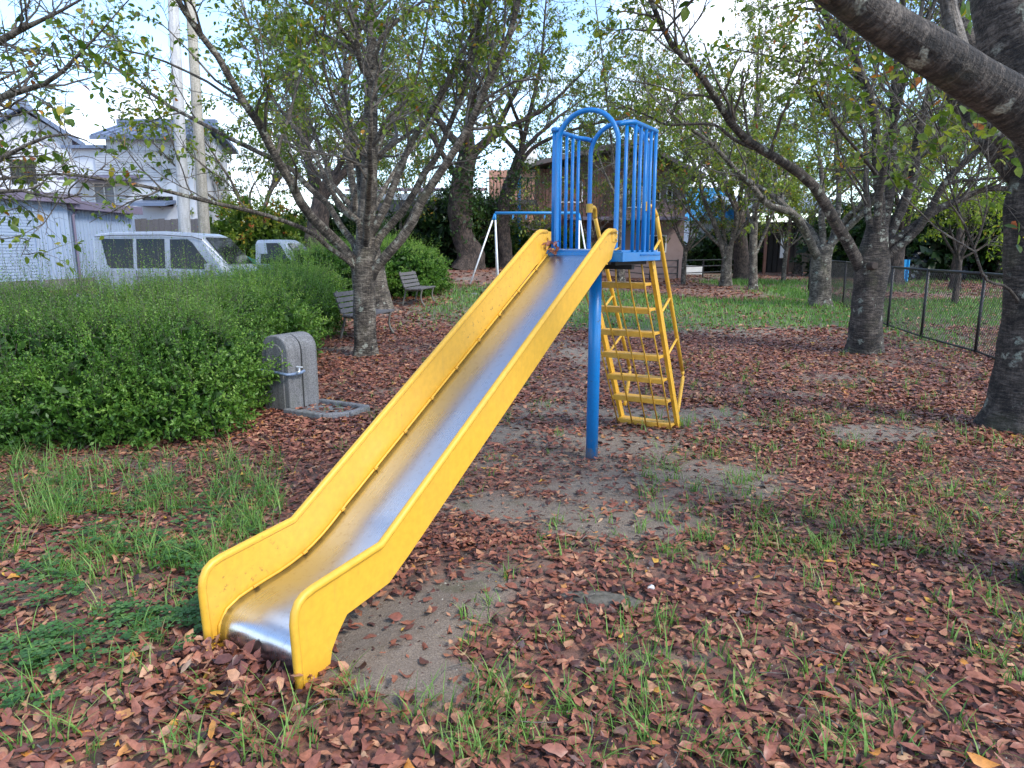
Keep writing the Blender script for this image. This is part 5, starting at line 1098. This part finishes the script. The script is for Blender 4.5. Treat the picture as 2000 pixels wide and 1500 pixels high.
Yk = 36.0; h2 = house('house', 'white house with grey siding and blue tiled roof between storehouse and poles', X_(228, Yk), X_(388, Yk), Yk, Yk + 4.5, Z_(268, Yk), Z_(236, Yk), M_plaster, M_tile, 'x', .5)
e = MB(); xa, xb = X_(160, Yk), X_(229, Yk); e.box(((xa + xb) / 2, Yk + 1.6, Z_(290, Yk) / 2), (xb - xa, 3.1, Z_(290, Yk))); e.build('annex_wall', M_plaster, h2)
e = MB(); e.slab([(xa - .3, Yk - .3, Z_(291, Yk)), (xb, Yk - .3, Z_(291, Yk)), (xb, Yk + 3.2, Z_(276, Yk)), (xa - .3, Yk + 3.2, Z_(276, Yk))], (0, 0, .15)); e.build('annex_roof', M_tile, h2)
n = 12
for k in range(n):
    z = Z_(352, Yk) + k * (Z_(293, Yk) - Z_(352, Yk)) / n; e = MB(); e.box(((X_(205, Yk) + X_(330, Yk)) / 2, Yk - .05, z + .06), (X_(330, Yk) - X_(205, Yk), .06, (Z_(293, Yk) - Z_(352, Yk)) / n - .015)); e.build('siding_board', M_siding, h2)
e = MB(); e.slab([(X_(158, Yk), Yk - 1.3, Z_(356, Yk)), (X_(290, Yk), Yk - 1.3, Z_(356, Yk)), (X_(290, Yk), Yk, Z_(346, Yk)), (X_(158, Yk), Yk, Z_(346, Yk))], (0, 0, .1)); e.build('porch_roof', M_fascia, h2)
win(h2, X_(197, Yk), X_(236, Yk), Z_(402, Yk), Z_(358, Yk), Yk, 1, M_white, paint('window_screen', (.18, .2, .23), .4)); win(h2, X_(290, Yk), X_(345, Yk), Z_(402, Yk), Z_(385, Yk), Yk, 1, M_dark)
e = MB(); e.slab([(X_(284, Yk), Yk - 1.2, Z_(405, Yk)), (X_(352, Yk), Yk - 1.2, Z_(405, Yk)), (X_(352, Yk), Yk, Z_(397, Yk)), (X_(284, Yk), Yk, Z_(397, Yk))], (0, 0, .15)); e.build('awning', M_tile, h2)
# grey board fence behind the van
Yf = 31.0; bf = empty('board_fence', (X_(268, Yf), Yf, 0), 0, 'weathered grey board fence behind the utility poles', 'fence')
x = X_(268, Yf); k = 0
while x < X_(402, Yf):
    e = MB(); e.box((x + .13, Yf + .01 * (k % 2), (Z_(428, Yf) + .03 * math.sin(k * 2.1)) / 2 + .2), (.25, .03, Z_(428, Yf) + .03 * math.sin(k * 2.1) - .4)); e.build('board', M_wood, bf); x += .262; k += 1
# utility poles
for (bx, tx_, Yp, lab) in ((361, 338, 20.5, 'pale concrete utility pole behind the minivan, the left of two'), (399, 372, 21.5, 'brownish concrete utility pole, the right of two behind the minivan')):
    B_ = pt(bx, 450, Yp); T_ = pt(tx_, 0, Yp); d_ = (T_ - B_) / (T_[2] - B_[2]); b0 = B_ - d_ * B_[2]; e = MB(); e.tube([b0, B_, b0 + d_ * 5, b0 + d_ * 10], [.17, .165, .15, .13], 16)
    o = empty('utility_pole', b0, 0, lab, 'pole', 'utility poles'); e.build('shaft', concretemat('pole_concrete_' + str(bx)[:1], (.36, .36, .36), (.50, .50, .51), 40) if bx < 380 else M_stone, o, smooth=True)
# stone wall and fruiting shrubs behind the truck
Yw = 26.0; sw = empty('stone_wall', (X_(470, Yw), Yw, 0), 0, 'low wall of pale tan stone blocks behind the trucks load', 'wall'); rr = np.random.default_rng(2)
for row in range(5):
    x = X_(425, Yw) + (row % 2) * .2
    while x < X_(520, Yw):
        w = rr.uniform(.35, .6); e = MB(); e.box((x + w / 2, Yw + rr.normal() * .015, .18 + row * .36), (w - .03, .35, .33)); e.build('stone', M_stone, sw, bevel=.02); x += w
def bigshrub(label, lobes, n, leaf, mat, seed, tone=0.0, cat='shrub', group='shrubs around the park'):
    return shrub('shrub', label, lobes, int(n * .6), leaf * 1.2, mat, seed, cat=cat, group=group, tall=.6, tone=tone, stems=80)
def lb(px, Y, rx, ry, ytop): 
    x = X_(px, Y); return (x, Y, rx, ry, Z_(ytop, Y) - float(G(x, Y)))
bigshrub('tall leafy shrub with orange-yellow leaves behind the parked truck', [lb(455, 25, 1.3, 1.2, 395), lb(500, 25.5, 1.3, 1.2, 385), lb(545, 25, 1.3, 1.2, 400), lb(585, 24.6, 1.0, 1.0, 430)], 1900, .13, M_leaf, 101, .1)
fr = np.random.default_rng(4); orange = paint('ripe_fruit', (.62, .24, .03), .5)
bigshrub('dark green shrub beside the brown trunk right of the truck', [lb(600, 27, 1.5, 1.2, 410), lb(655, 27, 1.6, 1.2, 400), lb(700, 28, 1.5, 1.2, 430)], 1500, .14, M_leafd, 102)
bigshrub('dark shrub mass under the low pink-roofed house', [lb(765, 30, 1.3, 1.2, 425), lb(820, 31, 1.6, 1.2, 415), lb(870, 31, 1.4, 1.2, 440)], 1300, .16, M_leafd, 103, .1)
bigshrub('dark leafy ivy growth around the old gnarled tree', [lb(880, 30, 1.2, 1, 370), lb(935, 30.5, 1.3, 1, 380), lb(960, 31, 1.0, 1, 420)], 1400, .16, M_leafd, 104, .15)
bigshrub('tangled brown-green bamboo-like shrub behind the swing bar', [lb(1020, 32, 1.3, 1, 430), lb(1070, 32.5, 1.3, 1, 440), lb(1120, 33, 1.2, 1, 450)], 900, .14, M_leaf, 105, .05)
bigshrub('low dark shrub against the white wall right of the ladder', [lb(1400, 46, 2.2, 1.2, 455), lb(1440, 46, 1.6, 1.2, 470)], 900, .2, M_leafd, 106)
bigshrub('dark evergreen shrub right of the dark shed', [lb(1640, 40, 2.2, 1.5, 400), lb(1690, 41, 2.4, 1.5, 390), lb(1730, 42, 2.2, 1.5, 400)], 1300, .2, M_leafd, 107, -.05)
bigshrub('dark green thicket beyond the mesh fence', [lb(1830, 36, 2.6, 1.6, 400), lb(1900, 36, 2.6, 1.6, 380), lb(1970, 35, 2.6, 1.6, 360), lb(2040, 34, 2.6, 1.6, 340)], 2600, .19, M_leafd, 108, .05)
gq = pt(1868, 560, 20); gq[2] = 0
cherry('cherry_tree', 'low spreading tree with sunlit yellow-green leaves beyond the mesh fence', gq, [(gq, .09), (gq + [0, 0, .8], .08), (gq + [-.05, 0, 1.35], .07)], [], extra=7, l1=60, l2=260, l3=900, nl=1700, size=.12, leafm=M_leafy, seed=99, ext_len=(1.6, 2.6), len1=(.6, 1.2), len2=(.4, .8), len3=(.2, .5), kite=True, up=-.05, mat=M_barkr, group='cherry trees in the park')

# ------------------------------------------------------------------ buildings in the middle and on the right
M_pink = paint('pinkish_roof_sheet', (.42, .30, .34), .6); M_brown = paint('brown_timber_wall', (.17, .085, .065), .8, 0, .5, (.05, .03, .025), 4, .3); M_mauve = paint('mauve_brown_render', (.26, .19, .185), .8); M_brick = paint('orange_pink_brick', (.50, .27, .20), .8)
Yp_ = 34.0; o = empty('house', (X_(790, Yp_), Yp_, .75), 0, 'low white house with a flat pinkish roof behind the big left cherry', 'house')
e = MB(); e.box(((X_(700, Yp_) + X_(935, Yp_)) / 2, Yp_ + 3, (Z_(395, Yp_)) / 2), (X_(935, Yp_) - X_(700, Yp_), 6, Z_(395, Yp_))); e.build('wall', M_plaster, o)
e = MB(); e.box(((X_(690, Yp_) + X_(945, Yp_)) / 2, Yp_ + 2.5, Z_(388, Yp_)), (X_(945, Yp_) - X_(690, Yp_), 7.5, .28)); e.build('fascia', M_white, o)
e = MB(); e.slab([(X_(690, Yp_), Yp_ - 1.2, Z_(378, Yp_)), (X_(945, Yp_), Yp_ - 1.2, Z_(378, Yp_)), (X_(945, Yp_), Yp_ + 6, Z_(350, Yp_)), (X_(690, Yp_), Yp_ + 6, Z_(350, Yp_))], (0, 0, .12)); e.build('roof', M_pink, o)
e = MB(); e.box(((X_(735, Yp_) + X_(900, Yp_)) / 2, Yp_ - .6, Z_(405, Yp_)), (X_(900, Yp_) - X_(735, Yp_), 1.2, .5)); e.build('porch_beam', M_wood, o)
for k, px in enumerate((770, 850)): win(o, X_(px, Yp_), X_(px + 40, Yp_), Z_(480, Yp_), Z_(440, Yp_), Yp_, 1, M_dark)
e = MB(); Yc = 30.5; e.slab([(X_(738, Yc), Yc, Z_(490, Yc)), (X_(800, Yc), Yc, Z_(490, Yc)), (X_(812, Yc), Yc, Z_(462, Yc)), (X_(785, Yc), Yc, Z_(448, Yc)), (X_(750, Yc), Yc, Z_(470, Yc))], (0, 2.2, 0)); tag(e.build('white_cover', M_white, bevel=.05), 'white sheeted cover seen between the left cherry limbs', 'cover')
# block wall behind the railing
Yb = 32.6; bw = empty('block_wall', (X_(870, Yb), Yb, .75), 0, 'pale block wall behind the railing left of the old tree', 'wall')
for row in range(3):
    for k in range(16):
        x = X_(846, Yb) + k * .62 + (row % 2) * .2
        if X_(1075, Yb) > x: e = MB(); e.box((x, Yb, .78 + .16 + row * .34), (.58, .2, .31)); e.build('block', M_stone, bw, bevel=.02)
# the big brown house
Ym = 37.0; bh = empty('house', (X_(1150, Ym), Ym, .6), 0, 'two-storey brown timber house with a balcony behind the slide', 'house')
e = MB(); e.box(((X_(1040, Ym) + X_(1335, Ym)) / 2, Ym + 4, Z_(345, Ym) / 2), (X_(1335, Ym) - X_(1040, Ym), 8, Z_(345, Ym))); e.build('wall', M_mauve, bh)
n = 26
for k in range(n):
    xx = X_(1045, Ym) + (k + .5) * (X_(1215, Ym) - X_(1045, Ym)) / n; e = MB(); e.box((xx, Ym - .04, (Z_(480, Ym) + Z_(330, Ym)) / 2), ((X_(1215, Ym) - X_(1045, Ym)) / n - .03, .05, Z_(330, Ym) - Z_(480, Ym))); e.build('wall_board', M_brown, bh)
xm = X_(1230, Ym); xe = X_(1362, Ym); zr, ze = Z_(285, Ym), Z_(352, Ym); xl = X_(1010, Ym)
for a, b, z1, z2 in ((xm, xe, zr, ze), (xl, xm, Z_(335, Ym), zr)):
    e = MB(); e.slab([(a, Ym - 1, z1), (b, Ym - 1, z2), (b, Ym - 1, z2 + .22), (a, Ym - 1, z1 + .22)], (0, 10, 0)); e.build('roof', M_tile if False else paint('brown_roof', (.10, .085, .085), .6), bh)
e = MB(); e.slab([(xl + .8, Ym - .02, Z_(347, Ym)), (xe - .8, Ym - .02, Z_(347, Ym)), (xm, Ym - .02, zr - .1)], (0, .3, 0)); e.build('gable', M_brown, bh)
for (a, b, c_, d_) in ((1090, 1135, 395, 355), (1225, 1250, 405, 365), (1262, 1285, 392, 362), (1298, 1318, 392, 362), (1268, 1300, 492, 460)): win(bh, X_(a, Ym), X_(b, Ym), Z_(c_, Ym), Z_(d_, Ym), Ym, 1, M_white)
e = MB(); e.box(((X_(1100, Ym) + X_(1330, Ym)) / 2, Ym - .5, Z_(428, Ym)), (X_(1330, Ym) - X_(1100, Ym), 1.3, .16)); e.build('lower_eave', M_fascia, bh)
e = MB(); e.box(((X_(1165, Ym) + X_(1200, Ym)) / 2, Ym - .06, (Z_(520, Ym) + Z_(445, Ym)) / 2), (X_(1200, Ym) - X_(1165, Ym), .1, Z_(445, Ym) - Z_(520, Ym))); e.build('door', M_dark, bh)
# balcony wing
Yv = 36.0; e = MB(); e.box(((X_(955, Yv) + X_(1045, Yv)) / 2, Yv + 2, (Z_(330, Yv)) / 2), (X_(1045, Yv) - X_(955, Yv), 3, Z_(330, Yv))); e.build('wing_wall', M_brick, bh)
e = MB(); e.box(((X_(950, Yv) + X_(1045, Yv)) / 2, Yv - .2, Z_(396, Yv)), (X_(1045, Yv) - X_(950, Yv), 1.3, .2)); e.build('balcony_floor', M_wood, bh)
for k in range(15):
    xx = X_(952, Yv) + k * (X_(1043, Yv) - X_(952, Yv)) / 14; e = MB(); e.box((xx, Yv - .8, (Z_(394, Yv) + Z_(352, Yv)) / 2), (.035, .035, Z_(352, Yv) - Z_(394, Yv))); e.build('balcony_bar', M_black, bh)
e = MB(); e.box(((X_(952, Yv) + X_(1043, Yv)) / 2, Yv - .8, Z_(351, Yv)), (X_(1043, Yv) - X_(952, Yv), .06, .06)); e.build('balcony_rail', M_black, bh)
e = MB(); c = np.array([X_(1031, Yv), Yv - .9, Z_(308, Yv)])
rings = [[c + np.array([math.cos(t) * r_ * .55 * .8, -.15 * (1 - (r_ / 1) ** 2) - math.sin(t) * 0 + math.cos(t) * r_ * .3, math.sin(t) * r_ * .42]) for t in np.linspace(0, 2 * np.pi, 16, endpoint=False)] for r_ in (1, .66, .33, .05)]
for ring in rings: e.v += [tuple(q) for q in ring]
for k in range(3):
    for j in range(16): e.f.append((k * 16 + j, k * 16 + (j + 1) % 16, (k + 1) * 16 + (j + 1) % 16, (k + 1) * 16 + j))
e.tube([c, c + [.1, .5, -.3]], .03, 6); e.build('satellite_dish', M_white, bh)
# blue roofed house and white house behind
Yr = 48.0; o = house('house', 'white-walled house with a bright blue roof right of the ladder', X_(1345, Yr), X_(1440, Yr), Yr, Yr + 7, Z_(425, Yr), Z_(372, Yr), M_plaster, paint('bright_blue_roof', (.05, .32, .58), .4), 'x', .5)
e = MB(); e.box(((X_(1345, Yr) + X_(1400, Yr)) / 2, Yr - .4, Z_(510, Yr)), (X_(1402, Yr) - X_(1340, Yr), .6, Z_(500, Yr) - Z_(528, Yr) + .3)); e.build('plinth', M_conc, o)
Yd = 44.0; o = empty('dark_shed', (X_(1540, Yd), Yd, 0), 0, 'open dark timber shed with a hanging white sign board', 'shed')
e = MB(); e.box(((X_(1480, Yd) + X_(1665, Yd)) / 2, Yd + 4, Z_(430, Yd) / 2), (X_(1665, Yd) - X_(1480, Yd), 2, Z_(430, Yd))); e.build('wall', M_dark, o)
for k in range(18):
    xx = X_(1485, Yd) + k * .34; 
    if xx < X_(1610, Yd): e = MB(); e.box((xx, Yd + 2.9, Z_(430, Yd) / 2), (.30, .06, Z_(430, Yd))); e.build('board', paint('tarred_board', (.035, .03, .028), .8) if k == 0 else bpy.data.materials['tarred_board'], o)
e = MB(); e.slab([(X_(1440, Yd), Yd - 1, Z_(418, Yd)), (X_(1680, Yd), Yd - 1, Z_(418, Yd)), (X_(1680, Yd), Yd + 6, Z_(375, Yd)), (X_(1440, Yd), Yd + 6, Z_(375, Yd))], (0, 0, .2)); e.build('roof', paint('pale_sheet_roof', (.35, .40, .45), .5), o)
for px in (1495, 1540, 1600, 1655): e = MB(); e.box((X_(px, Yd), Yd, Z_(420, Yd) / 2), (.16, .16, Z_(420, Yd))); e.build('post', M_brown, o)
sg = empty('sign_board', (X_(1529, Yd), Yd - .15, 1.2), 0, 'narrow white vertical sign board hanging on the dark shed', 'sign')
e = MB(); e.box((X_(1528, Yd), Yd - .15, (Z_(504, Yd) + Z_(464, Yd)) / 2), (.34, .04, Z_(464, Yd) - Z_(504, Yd))); e.build('board', M_white, sg)
for py, hgt in ((471, .16), (495, .14)):
    e = MB(); c = (X_(1529, Yd), Yd - .174, Z_(py, Yd)); e.box(c, (.10, .006, .03)); e.box((c[0], c[1] - .002, c[2] - .03), (.03, .006, hgt)); e.build('sign_mark', M_black, sg)
# blue tarpaulins and a car beyond the fence
M_btarp = paint('blue_tarpaulin', (.02, .30, .62), .5)
for (a, b, lab) in ((1731, 1741, 'narrow blue tarpaulin sheet left of the stout trunk beyond the fence'), (1759, 1781, 'wider blue tarpaulin sheet right of the stout trunk beyond the fence')):
    Yt = 32.0; xs_ = np.linspace(X_(a, Yt), X_(b, Yt), 9); e = MB()
    for k in range(8):
        y0, y1 = Yt + .05 * math.sin(k * 2.4), Yt + .05 * math.sin((k + 1) * 2.4); e.slab([(xs_[k], y0, 0), (xs_[k + 1], y1, 0), (xs_[k + 1], y1, Z_(507, Yt)), (xs_[k], y0, Z_(507, Yt))], (0, .02, 0))
    tag(e.build('tarpaulin', M_btarp), lab, 'tarpaulin', 'blue tarpaulins')
car = empty('parked_car', (X_(1745, 36), 36, 0), 0, 'dark car parked among the trees beyond the blue tarpaulins', 'car')
M_carp = paint('dark_car_paint', (.04, .05, .07), .25, .2); loft([(0, .4, .8, .95, .75, .6), (.3, .25, .85, 1.0, .82, .7), (.9, .25, .9, 1.45, .84, .62), (2.2, .25, .9, 1.48, .84, .62), (3.0, .25, .88, 1.0, .84, .7), (4.0, .3, .7, .82, .78, .6)], 'body', M_carp, car, .04)
e = MB(); e.slab([(1.0, -.80, .98), (2.75, -.80, .98), (2.2, -.70, 1.36), (1.1, -.70, 1.36)], (0, -.02, 0)); e.build('window', M_glass, car, keep=False)
for x in (.75, 3.2):
    for y in (-.78, .78): wheel(car, x, y, .31)
# white trough and pots by the railing
e = MB(); Yq = 40.; e.box((X_(1356, Yq), Yq, .35), (X_(1373, Yq) - X_(1341, Yq), .5, .5)); tag(e.build('storage_box', M_white, bevel=.05), 'white storage box on the ground behind the railing', 'box')
e = MB(); e.box((X_(1286, Yq), Yq, .35), (.55, .4, .6)); tag(e.build('air_conditioner', M_plaster, bevel=.03), 'cream outdoor air conditioner beside the brown house', 'air conditioner')
e = MB(); c = np.array([X_(1323, Yq), Yq, 0]); e.tube([c + [0, 0, 0], c + [0, 0, .3], c + [0, 0, .55]], [.26, .34, .38], 14); tag(e.build('planter', M_stone, smooth=True), 'round pale planter beside the white box', 'planter')
# thin blue posts between the old trees
for (px, y0, y1, Yq, lab) in ((917, 372, 492, 31.4, 'thin blue pole behind the old gnarled tree'), (1014, 320, 500, 31.7, 'thin blue pole between the leaning tree and the slide'), (620, 395, 480, 27.5, 'thin blue pole behind the left cherry limbs')):
    a = pt(px, y1, Yq); a[2] = float(G(a[0], a[1])); b = pt(px, y0, Yq); e = MB(); e.tube([a, b], .07, 8); tag(e.build('pole', M_lblue, smooth=True), lab, 'pole', 'thin blue poles')
